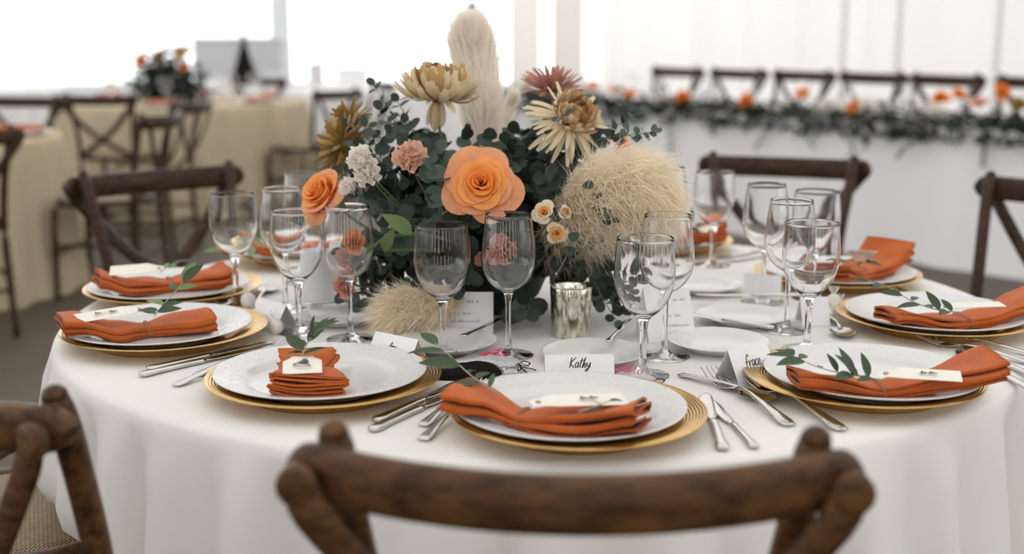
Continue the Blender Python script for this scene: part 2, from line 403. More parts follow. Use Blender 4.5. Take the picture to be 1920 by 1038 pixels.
# ------------------------------------------------------------------ plates
def ridged(r0, r1, z0, z1, k, a):
    n = k*6
    return [(r0+(r1-r0)*i/n, z0+(z1-z0)*i/n + a*(.5-.5*cos(2*pi*k*i/n))) for i in range(n+1)]
charger_me = MB().lathe([(0, .0065), (.06, .0063), (.106, .006), (.112, .008), (.119, .0145)] + ridged(.121, .1615, .0155, .0245, 10, .0010) +
                        [(.163, .0257), (.165, .0256), (.1652, .0248), (.164, .0238), (.122, .012), (.111, .002), (.11, .0005), (0, .0005)], 96).mesh('charger_plate', M['gold'])
def china_embossed():
    m = mat('embossed_porcelain', (.70, .69, .68), .14); nt = m.node_tree; N = nt.nodes; L = nt.links; b = N['Principled BSDF']
    tc = N.new('ShaderNodeTexCoord'); vo = N.new('ShaderNodeTexVoronoi'); vo.feature = 'DISTANCE_TO_EDGE'; vo.inputs['Scale'].default_value = 55
    nz = N.new('ShaderNodeTexNoise'); nz.inputs['Scale'].default_value = 40; L.new(tc.outputs['Object'], nz.inputs[0])
    L.new(nz.outputs[1], vo.inputs[0]); vo.inputs['Scale'].default_value = 6
    ln = N.new('ShaderNodeVectorMath'); ln.operation = 'LENGTH'; L.new(tc.outputs['Object'], ln.inputs[0])
    gt = N.new('ShaderNodeMath'); gt.operation = 'GREATER_THAN'; gt.inputs[1].default_value = .112; L.new(ln.outputs['Value'], gt.inputs[0])
    mu = N.new('ShaderNodeMath'); mu.operation = 'MULTIPLY'; L.new(gt.outputs[0], mu.inputs[0]); L.new(vo.outputs['Distance'], mu.inputs[1])
    bp = N.new('ShaderNodeBump'); bp.inputs['Strength'].default_value = .35; bp.inputs['Distance'].default_value = .004; L.new(mu.outputs[0], bp.inputs['Height']); L.new(bp.outputs[0], b.inputs['Normal'])
    return m
plate_me = MB().lathe([(0, .0135), (.06, .0133), (.094, .0135), (.102, .016), (.108, .0205), (.115, .0225), (.135, .027), (.1465, .0305), (.1485, .0307), (.1492, .030), (.149, .0288), (.146, .0275), (.115, .0185), (.106, .0145), (.098, .0085), (.095, .0068), (.09, .0068), (.088, .0085), (0, .009)], 96).mesh('dinner_plate', china_embossed())
bread_me = MB().lathe([(0, .0055), (.05, .0055), (.056, .0075), (.062, .0105), (.078, .0165), (.0805, .0172), (.0812, .0165), (.079, .0152), (.060, .0075), (.052, .002), (.05, .0005), (.046, .0005), (.045, .0022), (0, .0025)], 72).mesh('bread_plate', M['china'])
SET = {}   # setting letter: (angle, radius)
for k, a, r in (('A', 2.4, .706), ('B', -30.3, .630), ('C', -67.6, .672), ('D', -96.5, .703), ('E', -133, .70), ('G', 38.9, .700), ('H', 76.3, .690), ('I', 110, .640), ('J', 154.5, .690)):
    SET[k] = V((TC.x + r*sin(rad(a)), TC.y - r*cos(rad(a)), 0))
WHERE = {'A': 'at the setting nearest the camera', 'B': 'at the setting with the upright-facing bundled napkin, front left', 'C': 'at the left edge of the table, front of two',
         'D': 'at the left edge of the table, farther of two', 'E': 'at the far left, half hidden by wine glasses', 'G': 'at the front right, beside the two long forks',
         'H': 'at the right edge of the table, cut by the picture', 'I': 'at the far right, before the white head table', 'J': 'at the far side, behind the pampas and glasses'}
OFF = {'A': (-.009, .006), 'B': (-.006, .008), 'C': (-.011, .004), 'D': (-.008, 0), 'E': (0, 0), 'G': (.013, .006), 'H': (0, .004), 'I': (.005, 0), 'J': (0, 0)}
for k, p in SET.items():
    c = inst('charger_plate', charger_me); c.location = (p.x, p.y, TH)
    tag(c, 'gold ridged charger plate ' + WHERE[k], 'charger', 'gold charger plates')
    d = inst('dinner_plate', plate_me); d.location = (p.x+OFF[k][0], p.y+OFF[k][1], TH); d.rotation_euler = (0, 0, hash(ord(k)) % 6)
    tag(d, 'white embossed dinner plate ' + WHERE[k], 'plate', 'white dinner plates')
def bread(px, py, label):
    p = at(px, py, z=.012); o = inst('bread_plate', bread_me); o.location = (p.x, p.y, TH); tag(o, label, 'plate', 'small bread plates'); return o
bread(838, 640, 'small white bread plate before the pampas and menu card')
bread(1113, 662, 'small white bread plate between the silver votive and a name card')
bread(1346, 640, 'small white bread plate behind the name card with a knife lying on top')
bread(1394, 592, 'small white bread plate under the horizontal knife at the right')
bread(1316, 534, 'small white bread plate farthest off on the right, beside a plain card')
bread(648, 590, 'small white bread plate behind the glasses on the left')

# ------------------------------------------------------------------ folded napkins
def napkin(k, p0, p1, w0, w1, tw, label, seed, layers=5, g=.0046, pinch=.5, lift=(0, 0), fan=0.):
    """a serpentine fold drawn out along its length and pinched at the twine"""
    r = random.Random(seed); c = SET[k]; g *= .80; w0 *= .86; w1 *= .86; pinch = min(.6, pinch+.08)
    a, b = V((p0.x, p0.y, 0)), V((p1.x, p1.y, 0)); L = (b-a).length; ax = (b-a).normalized(); cr = V((-ax.y, ax.x, 0))
    cl = []
    for i in range(layers):
        us = [(-1 + 2*j/8) for j in range(9)]
        if i % 2: us = us[::-1]
        for u in us: cl.append((u, i, 0))
        if i < layers-1:
            sg = 1 if i % 2 == 0 else -1
            for q in (.25, .5, .75): cl.append((sg, i + .5 - .5*cos(pi*q), sg*sin(pi*q)))
    NS = 46; vs = []; fs = []; n = len(cl); ph = [r.random()*6 for _ in range(12)]; sk = [r.uniform(-1, 1) for _ in range(layers+1)]
    th = g*.40
    for s in range(NS+1):
        t = s/NS; x = (t-.5)*L; d = (t-tw)*L
        w = (w0*(1-t) + w1*t); pn = 1 - pinch*exp(-(d/.034)**2); w *= pn
        gg = g*(1 - .28*exp(-(d/.025)**2)); ends = min(1, abs(d)/.06)
        lz = lift[0]*max(0, 1-t*3.2)**2 + lift[1]*max(0, 1-(1-t)*3.2)**2
        mid = (a+b)/2 + ax*x
        rr = (mid - c).length; q = min(1, max(0, (rr-.085)/.055)); base = TH + .0155 + .0185*q*q*(3-2*q)
        pts = []
        for j, (u, l, arc) in enumerate(cl):
            li = int(l+.5)
            uu = u*(w/2 - gg*.5) + arc*gg*.5 + ends*.006*sk[min(li, layers)]*abs(u) + .0025*ends*sin(9*t+ph[li % 12])
            bulge = .0035*ends*(l/layers)*cos(u*1.5)*(1+.6*sin(7*t+ph[0])) + .0016*sin(11*t+ph[li % 12]+u*2.2)*ends
            zz = gg*(l+.5) + bulge + lz*(.4+.6*l/layers) + fan*max(0, (t-tw))*(l/layers)*.08
            pts.append(V((uu, zz)))
        offs = []
        for j in range(n):
            tg = (pts[min(j+1, n-1)] - pts[max(j-1, 0)])
            tg = tg.normalized() if tg.length > 1e-9 else V((1, 0)); offs.append(V((-tg.y, tg.x))*th)
        ring = [pts[j]+offs[j] for j in range(n)] + [pts[j]-offs[j] for j in range(n-1, -1, -1)]
        for j, q2 in enumerate(ring):
            li = int(cl[j if j < n else 2*n-1-j][1]+.5)
            jit = (.004*sk[li % (layers+1)] if s in (0, NS) else 0)
            w3 = mid + ax*jit + cr*q2.x; rr = (w3-c).length; q = min(1, max(0, (rr-.088)/.055)); vb_ = TH + .0155 + .0170*q*q*(3-2*q)
            vs.append((w3.x, w3.y, max(base*.5+vb_*.5, vb_) + q2.y))
    R_ = 2*n
    for s in range(NS):
        for j in range(R_):
            l = (j+1) % R_; fs.append((s*R_+j, s*R_+l, (s+1)*R_+l, (s+1)*R_+j))
    for s, rev in ((0, 1), (NS, 0)):
        for j in range(n-1):
            q = (s*R_+j, s*R_+j+1, s*R_+R_-2-j, s*R_+R_-1-j); fs.append(q if rev else q[::-1])
    o = MB().add(vs, fs).build('napkin', M['napkin'], None, True)
    tag(o, label, 'napkin', 'folded terracotta napkins')
    # twine loop round the pinch
    x = (tw-.5)*L; mid = (a+b)/2 + ax*x; rr = (mid-c).length; q = min(1, max(0, (rr-.085)/.055)); base = TH+.0155+.0185*q*q*(3-2*q)
    w = (w0*(1-tw)+w1*tw)*(1-pinch); hh = g*layers*.72+.003
    for off in (-.0012, .0014):
        loop = [mid + ax*(off + .002*sin(g2*2)) + cr*((w/2+.0015)*abs(cos(g2))**.6*(1 if cos(g2) > 0 else -1)) + V((0, 0, base + hh/2 + (hh/2+.0016)*abs(sin(g2))**.6*(1 if sin(g2) > 0 else -1))) for g2 in [2*pi*i/24 for i in range(25)]]
        MB().tube(loop, .0009, 6).build('twine', M['twine'], o)
    return o
N = napkin
N('A', at(858, 742, z=.045), at(1205, 789, z=.04), .108, .078, .36, 'terracotta napkin lying slanted across the plate nearest the camera', 1, 5, .0058, .42, (.004, .004), .2)
N('B', at(574, 655, z=.045), at(572, 722, z=.035), .098, .118, .36, 'terracotta napkin with its stacked folds facing the camera, front left plate', 2, 6, .0056, .42, (.006, .003))
N('C', at(112, 610, z=.045), at(393, 581, z=.045), .105, .10, .56, 'terracotta napkin overhanging the front left plate with a lettered tag', 3, 5, .0055, .42, (.004, .006))
N('D', at(182, 526, z=.045), at(426, 503, z=.045), .085, .10, .54, 'terracotta napkin with a blank cream tag on the farther left plate', 4, 5, .006, .30, (.006, .002))
N('E', at(455, 458, z=.04), at(640, 448, z=.04), .09, .09, .5, 'terracotta napkin glimpsed between the wine glasses, far left', 5, 4, .006, .35, (.006, .002))
N('G', at(1487, 704, z=.045), at(1862, 704, z=.04), .075, .105, .43, 'terracotta napkin on the front right plate with its wide end raised', 6, 4, .0062, .30, (.0, .022))
N('H', at(1660, 592, z=.042), at(1965, 564, z=.045), .07, .11, .46, 'terracotta napkin with a long leafy sprig on the plate at the right edge', 7, 4, .006, .28, (.0, .020))
N('I', at(1548, 505, z=.045), at(1664, 474, z=.05), .12, .13, .45, 'terracotta napkin on the far right plate before the white head table', 8, 5, .0065, .22, (.004, .024))
N('J', at(1200, 442, z=.05), at(1346, 436, z=.05), .11, .12, .5, 'terracotta napkin behind the pampas, glimpsed past a goblet', 9, 6, .007, .25, (.01, .02))

# ------------------------------------------------------------------ handwriting
GL = {
 'K': (.95, [[(.1,1.9),(.05,0)], [(.85,1.85),(.12,.85),(.9,0)]]), 'a': (.8, [[(.6,.9),(.25,1),(.05,.5),(.25,.05),(.55,.4),(.62,.95),(.6,.2),(.85,.1)]]),
 't': (.55, [[(.3,1.75),(.15,.3),(.4,.05)], [(-.1,1.2),(.9,1.4)]]), 'h': (.75, [[(.05,0),(.3,1.9),(.1,0),(.35,.8),(.55,.7),(.5,.1),(.75,.1)]]),
 'y': (.75, [[(.05,.95),(.12,.3),(.4,.3),(.65,.95),(.5,0),(.15,-.9),(0,-.5),(.8,.3)]]), 'A': (.95, [[(0,0),(.55,1.9),(.8,0)], [(.05,.75),(.85,.8)]]),
 'm': (1.0, [[(0,.9),(.06,0),(.25,.85),(.42,.7),(.42,.05),(.62,.85),(.78,.7),(.8,.1),(1,.1)]]),
 'g': (.8, [[(.75,1.6),(.5,2.0),(.25,1.5),(.2,.4),(.05,-.8),(-.15,-.7)], [(-.1,.75),(.75,.95)]]), 'r': (.6, [[(0,.9),(.1,.05),(.12,.6),(.35,.95),(.55,.85)]]),
 'c': (.65, [[(.55,.85),(.3,1),(.05,.5),(.25,.05),(.65,.2)]]), 'e': (.7, [[(.05,.45),(.5,.6),(.35,1),(.08,.6),(.2,.08),(.7,.15)]]),
 '~': (1.4, [[(0,.2),(.2,1.2),(.35,.1),(.6,.9),(.8,.2),(1.0,.7),(1.3,.3)]]), 'O': (1.1, [[(.9,1.5),(.3,1.6),(0,.7),(.4,0),(.9,.4),(1.0,1.2),(.6,1.5)]]), '_': (1.2, [[(0,.2),(1.2,.8)]]), ' ': (.5, [])}
def write(text, o, xd, yd, h, m, parent, name='handwriting', lw=.09, slant=.25):
    """thin ink ribbons on the plane o, xd, yd; h is the height of a small letter"""
    xd, yd = V(xd).normalized(), V(yd).normalized(); nn = xd.cross(yd); W = sum(GL[ch][0] for ch in text); x = -W/2; mb = MB()
    for ch in text:
        w, strokes = GL[ch]
        for st in strokes:
            pts = catmull([(x+a+slant*b, b, 0) for a, b in st], 5); vs = []; fs = []
            for i, p in enumerate(pts):
                tg = (pts[min(i+1, len(pts)-1)] - pts[max(i-1, 0)]).normalized(); s = V((-tg.y, tg.x, 0))*lw*(.6+.4*abs(tg.y))
                for sg in (-1, 1):
                    q = p + s*sg; vs.append(V(o) + xd*(q.x*h) + yd*(q.y*h) + nn*.0004)
            for i in range(len(pts)-1): fs.append((2*i, 2*i+1, 2*i+3, 2*i+2))
            mb.add(vs, fs)
        x += w
    return mb.build(name, M[m], parent, False)
def print_lines(o, xd, yd, rows, parent):
    """rows of tiny grey print: short upright strokes, too small to read"""
    xd, yd = V(xd).normalized(), V(yd).normalized(); nn = xd.cross(yd); mb = MB(); r = random.Random(5)
    for x0, x1, y, h in rows:
        x = x0
        while x < x1:
            w = h*r.uniform(.35, .7)
            if r.random() < .86:
                c = V(o)+xd*x+yd*y+nn*.0004; b = h*r.choice((.6, .6, .6, 1))
                mb.add([c, c+xd*h*.16, c+xd*h*.16+yd*b, c+yd*b], [(0, 1, 2, 3)])
                mb.add([c, c+xd*w*.8, c+xd*w*.8+yd*h*.14, c+yd*h*.14], [(0, 1, 2, 3)])
            x += w*1.1
    return mb.build('printed_text', M['grey_ink'], parent, False)

# ------------------------------------------------------------------ tags on the napkins
def name_tag(p0, p1, w, label, text=None, tilt=0., hole=True, flip=False, ink='brown_ink'):
    """tapered card tag from the holed end p0 to the broad end p1"""
    p0, p1 = V(p0), V(p1); ax = (p1-p0); L = ax.length; ax.normalize(); sd = V((0, 0, 1)).cross(ax).normalized(); sd = (sd*cos(tilt) + V((0, 0, 1))*sin(tilt)).normalized(); nn = ax.cross(sd).normalized()
    out = [(0, -.28*w), (.012, -.30*w), (.03, -.5*w), (L, -.5*w), (L, .5*w), (.03, .5*w), (.012, .30*w), (0, .28*w)]
    hr = [(.010+.0028*cos(2*pi*i/8+pi), .0028*sin(2*pi*i/8+pi)) for i in range(8)]
    vs = []; fs = []
    for dz in (0, .0007):
        for x, y in out: vs.append(p0+ax*x+sd*y+nn*(dz+.004*sin(pi*x/L)))
    fs = [(0,1,6,7), (1,2,5,6), (2,3,4,5)]; fs = [tuple(i+8 for i in f) for f in fs] + [f[::-1] for f in fs] + [(i, (i+1) % 8, (i+1) % 8+8, i+8) for i in range(8)]
    o = MB().add(vs, fs).build('name_tag', M['tagcard'], None, False); tag(o, label, 'tag', 'cream tags on the napkins')
    if hole:
        c = p0+ax*.0095+nn*.0022
        ring = [c+ax*(.0028*cos(g))+sd*(.0028*sin(g)) for g in [2*pi*i/14 for i in range(15)]]
        MB().tube(ring, .0008, 5).build('eyelet', M['twine'], o)
    if text:
        xd, yd = (ax, sd) if not flip else (-ax, -sd)
        write(text, p0+ax*(L*.6)-yd*(.2*w)+nn*.0052, xd, yd, w*.26, ink, o)
    return o
name_tag(at(995, 757, z=.057), at(1172, 748, z=.052), .034, 'cream tag across the napkin nearest the camera', '~~', rad(8))
name_tag(at(567, 668, z=.056), at(567, 700, z=.050), .052, 'cream tag tucked under the twine of the front left stacked napkin', 'O~', 0, False, True)
name_tag(at(272, 580, z=.056), at(146, 597, z=.058), .036, 'cream tag with scrawled writing overhanging the left table edge', '~_~', rad(-10), True, True)
name_tag(at(308, 504, z=.062), at(206, 508, z=.062), .036, 'blank cream tag with an eyelet on the farther left napkin', None, rad(-18))
name_tag(at(1647, 702, z=.052), at(1803, 706, z=.056), .030, 'cream tag on the napkin at the front right setting', '~~', rad(12))
name_tag(at(1762, 578, z=.055), at(1880, 570, z=.060), .026, 'cream tag on the napkin at the right edge of the table', None, rad(5))
name_tag(at(1618, 488, z=.062), at(1618, 470, z=.085), .056, 'small cream tag among leaves on the far right napkin', None, 0, False)
name_tag(at(1300, 432, z=.09), at(1330, 430, z=.095), .03, 'small cream tag on the far napkin behind the pampas', None, rad(20), False)

# ------------------------------------------------------------------ olive sprigs
def leaf_mesh(name, m, w=.30, fold=.10, bend=.18, pts=6, tip=1.):
    """lens shaped leaf of length 1 along +x with a raised fold along the midrib"""
    vs = []; fs = []
    for i in range(pts+1):
        t = i/pts; hw = w*.5*sin(pi*t**.85)**.8*(1-.15*t) if 0 < t < 1 else .012; z = -bend*t*t
        vs += [(t, -hw, z+fold*hw*2), (t, 0, z), (t, hw, z+fold*hw*2)]
    for i in range(pts):
        for j in (0, 1): fs.append((i*3+j, i*3+j+3, i*3+j+4, i*3+j+1))
    return MB().add(vs, fs).mesh(name, m)
OL = [leaf_mesh('leaf', M['olive'], .36, .12, .15), leaf_mesh('leaf', M['olive'], .44, .2, .05), leaf_mesh('leaf', M['olive'], .28, .1, .3)]
OLG = [leaf_mesh('leaf', M['green'], .42, .12, .15), leaf_mesh('leaf', M['olive'], .40, .2, .05)]
def frame_x(d, up):
    x = V(d).normalized(); z = (V(up) - x*V(up).dot(x)); z = z.normalized() if z.length > 1e-4 else x.orthogonal().normalized(); y = z.cross(x)
    return Matrix((x, y, z)).transposed().to_4x4()
def sprig(pts, leaves, label, r=.0011, seed=1, ms=None, stemmat='stem_brown', group='olive sprigs on the napkins', cat='sprig', name='olive_sprig'):
    """leaves: (where along the stem, angle from the stem, roll about the stem, length)"""
    rn = random.Random(seed); P = catmull(pts, 6); o = thing(name, label, cat, P[0], 0, group); P = [p-P[0] for p in P]; n = len(P)
    MB().tube(P, [r*(1-.5*i/n) for i in range(n)], 6).build('stem', M[stemmat], o)
    ms = ms or OL
    for t, ang, roll, ln in leaves:
        i = min(n-2, int(t*(n-1))); p = P[i]; tg = (P[i+1]-P[i]).normalized(); sd = tg.cross(V((0, 0, 1))).normalized(); up = sd.cross(tg)
        ro = sd*cos(roll)+up*sin(roll); d = tg*cos(ang)+ro*sin(ang)
        inst('leaf', rn.choice(ms), o, Matrix.Translation(p) @ frame_x(d, V((0, -.35, 1))+V((rn.uniform(-.5, .5), rn.uniform(-.4, .2), 0))) @ Matrix.Scale(ln, 4))
    return o
sprig([at(935, 738, z=.06), at(885, 705, z=.066), at(845, 668, z=.075), at(815, 643, z=.085)],
      [(1, .1, 0, .052), (.8, .85, pi, .050), (.72, .6, 0, .036), (.55, 1.0, pi, .056), (.42, .7, 0, .034), (.3, 1.0, 0, .036), (.25, 1.3, pi, .048), (.15, .9, .8, .03)], 'olive sprig reaching back over the nearest plate towards a wine glass', seed=3)
sprig([at(1085, 772, z=.058), at(1120, 760, z=.060), at(1145, 750, z=.062)], [(1, .2, 0, .024), (.6, .9, pi, .022), (.3, .8, 0, .02)], 'short olive sprig under the tag on the nearest napkin', seed=5)
sprig([at(566, 668, z=.058), at(575, 645, z=.072), at(592, 622, z=.09), at(605, 610, z=.098)],
      [(1, .15, 0, .024), (.95, .7, 0, .028), (.9, .6, pi, .026), (.75, .8, 0, .036), (.72, .7, pi, .034), (.5, .9, 0, .034), (.4, .9, pi, .040), (.3, 1.3, pi, .034), (.2, 1.0, pi, .044), (.15, 1.5, pi, .03), (.1, 1.1, 0, .034), (.6, .6, 1.5, .03)], 'olive sprig standing up from the stacked napkin at the front left', seed=7, ms=OL+OLG)
sprig([at(290, 592, z=.06), at(305, 572, z=.068), at(330, 545, z=.085), at(345, 525, z=.10)],
      [(1, .25, pi, .046), (.98, .4, 0, .044), (.75, 1.1, 0, .036), (.7, 1.0, pi, .036), (.35, 1.1, pi, .046), (.3, .9, 0, .036), (.2, 1.3, pi, .040), (.1, .9, pi, .034), (.15, 1.0, 0, .04)], 'olive sprig leaning back from the lettered tag at the left', seed=9, ms=OL+OLG[:1])
sprig([at(300, 510, z=.065), at(318, 497, z=.075), at(336, 492, z=.08)], [(1, .3, 0, .034), (.7, .9, pi, .034), (.4, 1.0, pi, .028), (.5, 1.1, 0, .024)], 'few olive leaves behind the blank tag at the left', seed=11, ms=OLG)
sprig([at(1655, 712, z=.056), at(1600, 703, z=.06), at(1540, 690, z=.066), at(1478, 663, z=.076)],
      [(1, .6, 0, .030), (.97, .7, pi, .036), (.95, .15, 0, .034), (.9, 1.3, 0, .034), (.85, 1.3, pi, .046), (.72, 1.1, 0, .028), (.55, .9, 1.2, .028), (.38, .9, pi, .040), (.34, 1.1, .9, .044), (.3, .7, 1.4, .040), (.26, .9, 0, .036), (.2, 1.2, 1.2, .034), (.15, .8, pi, .03)], 'olive sprig with broad dark leaves at the front right setting', seed=13)
sprig([at(1800, 585, z=.056), at(1755, 580, z=.06), at(1710, 564, z=.068), at(1660, 535, z=.082), at(1625, 527, z=.088)],
      [(1, .2, 0, .034), (.9, 1.1, 0, .036), (.82, 1.2, pi, .034), (.7, 1.0, 0, .036), (.62, .9, pi, .040), (.5, 1.1, 0, .030), (.42, 1.2, pi, .044), (.3, 1.0, 0, .036), (.22, .8, 1.2, .038), (.15, .9, pi, .040), (.1, 1.2, .6, .03)], 'long thin olive sprig trailing over the plate at the right edge', seed=15)
sprig([at(1630, 492, z=.062), at(1605, 490, z=.064), at(1580, 488, z=.066)], [(1, .3, 0, .034), (.8, .8, pi, .034), (.5, .9, 0, .034), (.3, 1.0, pi, .03), (.1, 2.2, 0, .04), (.2, 2.4, pi, .036)], 'olive leaves beneath the small tag on the far right napkin', seed=17)
sprig([at(1318, 440, z=.09), at(1305, 425, z=.10), at(1298, 410, z=.115)], [(1, .3, 0, .04), (.8, .8, pi, .045), (.5, .9, 0, .045), (.3, 1.0, pi, .04)], 'olive leaves on the far napkin behind the pampas', seed=19)
sprig([at(500, 462, z=.05), at(475, 462, z=.055), at(440, 470, z=.05), at(412, 465, z=.05)], [(1, .3, 0, .05), (.9, .9, pi, .045), (.7, .9, 0, .05), (.4, 1.0, pi, .055), (.3, 1.0, 0, .05), (.1, .9, .8, .055)], 'broad green leaves glimpsed behind the first goblet at the left', seed=21, ms=OLG[:1])

# ------------------------------------------------------------------ place cards and menus
def tent_card(a, b, h, spread, label, name='place_card', cat='card', group='white place cards'):
    """a and b: the two ends of the fold line (world, at height h); the near face points to the right of a->b turned to the viewer"""
    a, b = V(a), V(b); ax = V((b.x-a.x, b.y-a.y, 0)); W = ax.length; ax.normalize(); nr = V((ax.y, -ax.x, 0)); c = V(((a.x+b.x)/2, (a.y+b.y)/2, TH))
    o = thing(name, label, cat, c, 0, group)
    faces = []
    for sg in (1, -1):
        t = .0006; top = V((0, 0, h)); bot = nr*(sg*spread) + V((0, 0, .0006)); up = (top-bot).normalized(); nn = ax.cross(up)*sg
        vs = []
        for d in (0, -t):
            for x, p in ((-W/2, bot), (W/2, bot), (W/2, top), (-W/2, top)): vs.append(ax*x+p+nn*d)
        MB().add(vs, [(0,1,2,3), (7,6,5,4), (0,4,5,1), (1,5,6,2), (2,6,7,3), (3,7,4,0)]).build('card_leaf', M['card'], o, False)
        faces.append((bot, up, nn))
    o['w'] = W; bot, up, nn = faces[0]
    return o, ax, bot, up, nn
def cardz(px0, py0, px1, py1, h): return at(px0, py0, z=h), at(px1, py1, z=h)
a, b = cardz(1021, 664, 1151, 663, .046); o, ax, bot, up, nn = tent_card(a, b, .046, .02, 'white folded place card with black script facing us behind the nearest plate')
write('Kathy', bot+up*.030+nn*.0002, ax, up, .0078, 'ink', o)
a, b = cardz(704, 620, 784, 636, .046); o, ax, bot, up, nn = tent_card(a, b, .046, .026, 'white folded place card with small black script behind the front left plate')
write('Amy', bot+up*.030+nn*.0002, ax, up, .0056, 'ink', o)
a, b = cardz(1364, 655, 1436, 638, .052); o, ax, bot, up, nn = tent_card(a, b, .052, .026, 'white folded place card with brown script beside the front right plate')
write('grace', bot+up*.026+nn*.0002, ax, up, .0092, 'brown_ink', o)
print_lines(bot+nn*.0002, ax, up, [(-.006, .022, .012, .004), (0, .022, .006, .004)], o)
a, b = cardz(487, 556, 537, 571, .046); o, ax, bot, up, nn = tent_card(a, b, .046, .026, 'white folded place card by the pink favour at the left')
write('~', bot+up*.018+nn*.0002, ax, up, .006, 'grey_ink', o)
a, b = cardz(1396, 512, 1466, 516, .046); tent_card(a, b, .046, .024, 'blank back of a white place card, far right beside a small plate')
a, b = cardz(1500, 556, 1552, 556, .046); tent_card(a, b, .046, .028, 'white place card half hidden behind the pair of right-hand goblets')
a, b = at(814, 547, y=2.03), at(925, 546, y=2.03); hh = a.z-TH
o, ax, bot, up, nn = tent_card(a, b, hh, .03, 'white menu card standing upright beneath the flowers beside small pampas', 'menu_card', 'menu', 'white menu cards')
print_lines(bot+nn*.0002, ax, up, [(-.012, .022, hh*.80, .009), (-.018, .012, hh*.50, .005), (-.022, .028, hh*.30, .005)], o)
a, b = at(1205, 543, y=1.97), at(1292, 541, y=1.99); hh = a.z-TH
o, ax, bot, up, nn = tent_card(a, b, hh, .035, 'white menu card standing behind the pair of glasses right of the votive', 'menu_card', 'menu', 'white menu cards')
print_lines(bot+nn*.0002, ax, up, [(.01, .03, hh*.82, .006), (-.01, .02, hh*.5, .005), (-.01, .03, hh*.3, .005)], o)

# ------------------------------------------------------------------ wine glasses
def glass_profile(kind):
    if kind == 'wine':
        out = [(.0385, 0), (.0392, .0008), (.0388, .0018), (.030, .0030), (.016, .0052), (.008, .0090), (.0052, .016), (.0042, .035), (.0040, .06), (.0044, .085), (.0058, .096), (.010, .1025), (.020, .1085), (.031, .119), (.0385, .133), (.0418, .148), (.0422, .162), (.0405, .182), (.0378, .203), (.0352, .2225)]
        inn = [(.0346, .2225), (.0370, .203), (.0394, .182), (.0411, .162), (.0407, .148), (.0372, .134), (.0295, .1205), (.0185, .1105), (.008, .1055), (0, .1045)]
    else:
        out = [(.0385, 0), (.0392, .0008), (.0388, .0018), (.030, .0030), (.017, .0055), (.009, .0095), (.0062, .017), (.0052, .035), (.0052, .055), (.0060, .073), (.0080, .0835), (.013, .0895), (.022, .0965), (.032, .1085), (.0398, .124), (.0437, .141), (.0447, .156), (.0438, .175), (.0422, .192), (.0410, .205)]
        inn = [(.0404, .205), (.0414, .192), (.0427, .175), (.0436, .156), (.0426, .141), (.0385, .125), (.0305, .1105), (.0205, .099), (.009, .0925), (0, .0913)]
    return out, inn
GLASS = {}
for kind in ('wine', 'goblet'):
    out, inn = glass_profile(kind)
    def smooth(p):
        q = catmull([(x, z, 0) for x, z in p], 3); return [(max(0, v.x), v.y) for v in q]
    foot = [(0, 0)] + smooth(out[:7]); stem = smooth(out[6:11]); rim = (out[-1][0]+inn[0][0])/2
    bowl = smooth(out[10:]) + [(rim, out[-1][1]+.0006)] + smooth(inn)
    GLASS[kind] = [(n_, MB().lathe(p, 64 if n_ == 'bowl' else 40).mesh(n_, M['glass'])) for n_, p in (('foot', foot), ('stem', stem), ('bowl', bowl))]
def wine_glass(kind, px, py, label, group='clear wine glasses and goblets'):
    h = .2225 if kind == 'wine' else .205
    p = at(px, py, z=h); t = thing('wine_glass' if kind == 'wine' else 'goblet', label, 'glass', (p.x, p.y, TH+.0004), 0, group)
    for n_, me in GLASS[kind]: inst(n_, me, t)
    return t
wine_glass('wine', 953, 402, 'tall tapered wine glass straight before the big orange rose')
wine_glass('goblet', 828, 421, 'wide goblet standing before the menu card in the middle')
wine_glass('goblet', 1210, 446, 'wide goblet right of the silver votive, nearer of the pair')
wine_glass('wine', 1252, 403, 'tapered wine glass behind the goblet right of the silver votive')
wine_glass('wine', 651, 385, 'tapered wine glass in front of the orange ranunculus, left')
wine_glass('goblet', 554, 396, 'goblet at the left, nearest in its row beside the stacked napkin')
wine_glass('wine', 528, 353, 'tapered wine glass behind the second goblet on the left')
wine_glass('goblet', 435, 363, 'leftmost goblet, standing by the blank napkin tag')
wine_glass('wine', 567, 324, 'wine glass at the back left beside the peach rose')
wine_glass('goblet', 1524, 417, 'goblet nearest in the cluster at the right, behind the front right plate')
wine_glass('wine', 1485, 375, 'tapered wine glass overlapping the nearest goblet of the right cluster')
wine_glass('wine', 1438, 345, 'tapered wine glass at the left rear of the right cluster')
wine_glass('goblet', 1533, 358, 'goblet at the back of the right cluster, before the far right napkin')
wine_glass('goblet', 1341, 321, 'goblet standing before the far chair, right of the pampas')
wine_glass('wine', 1252, 313, 'wine glass half hidden behind the right-hand pampas plume')

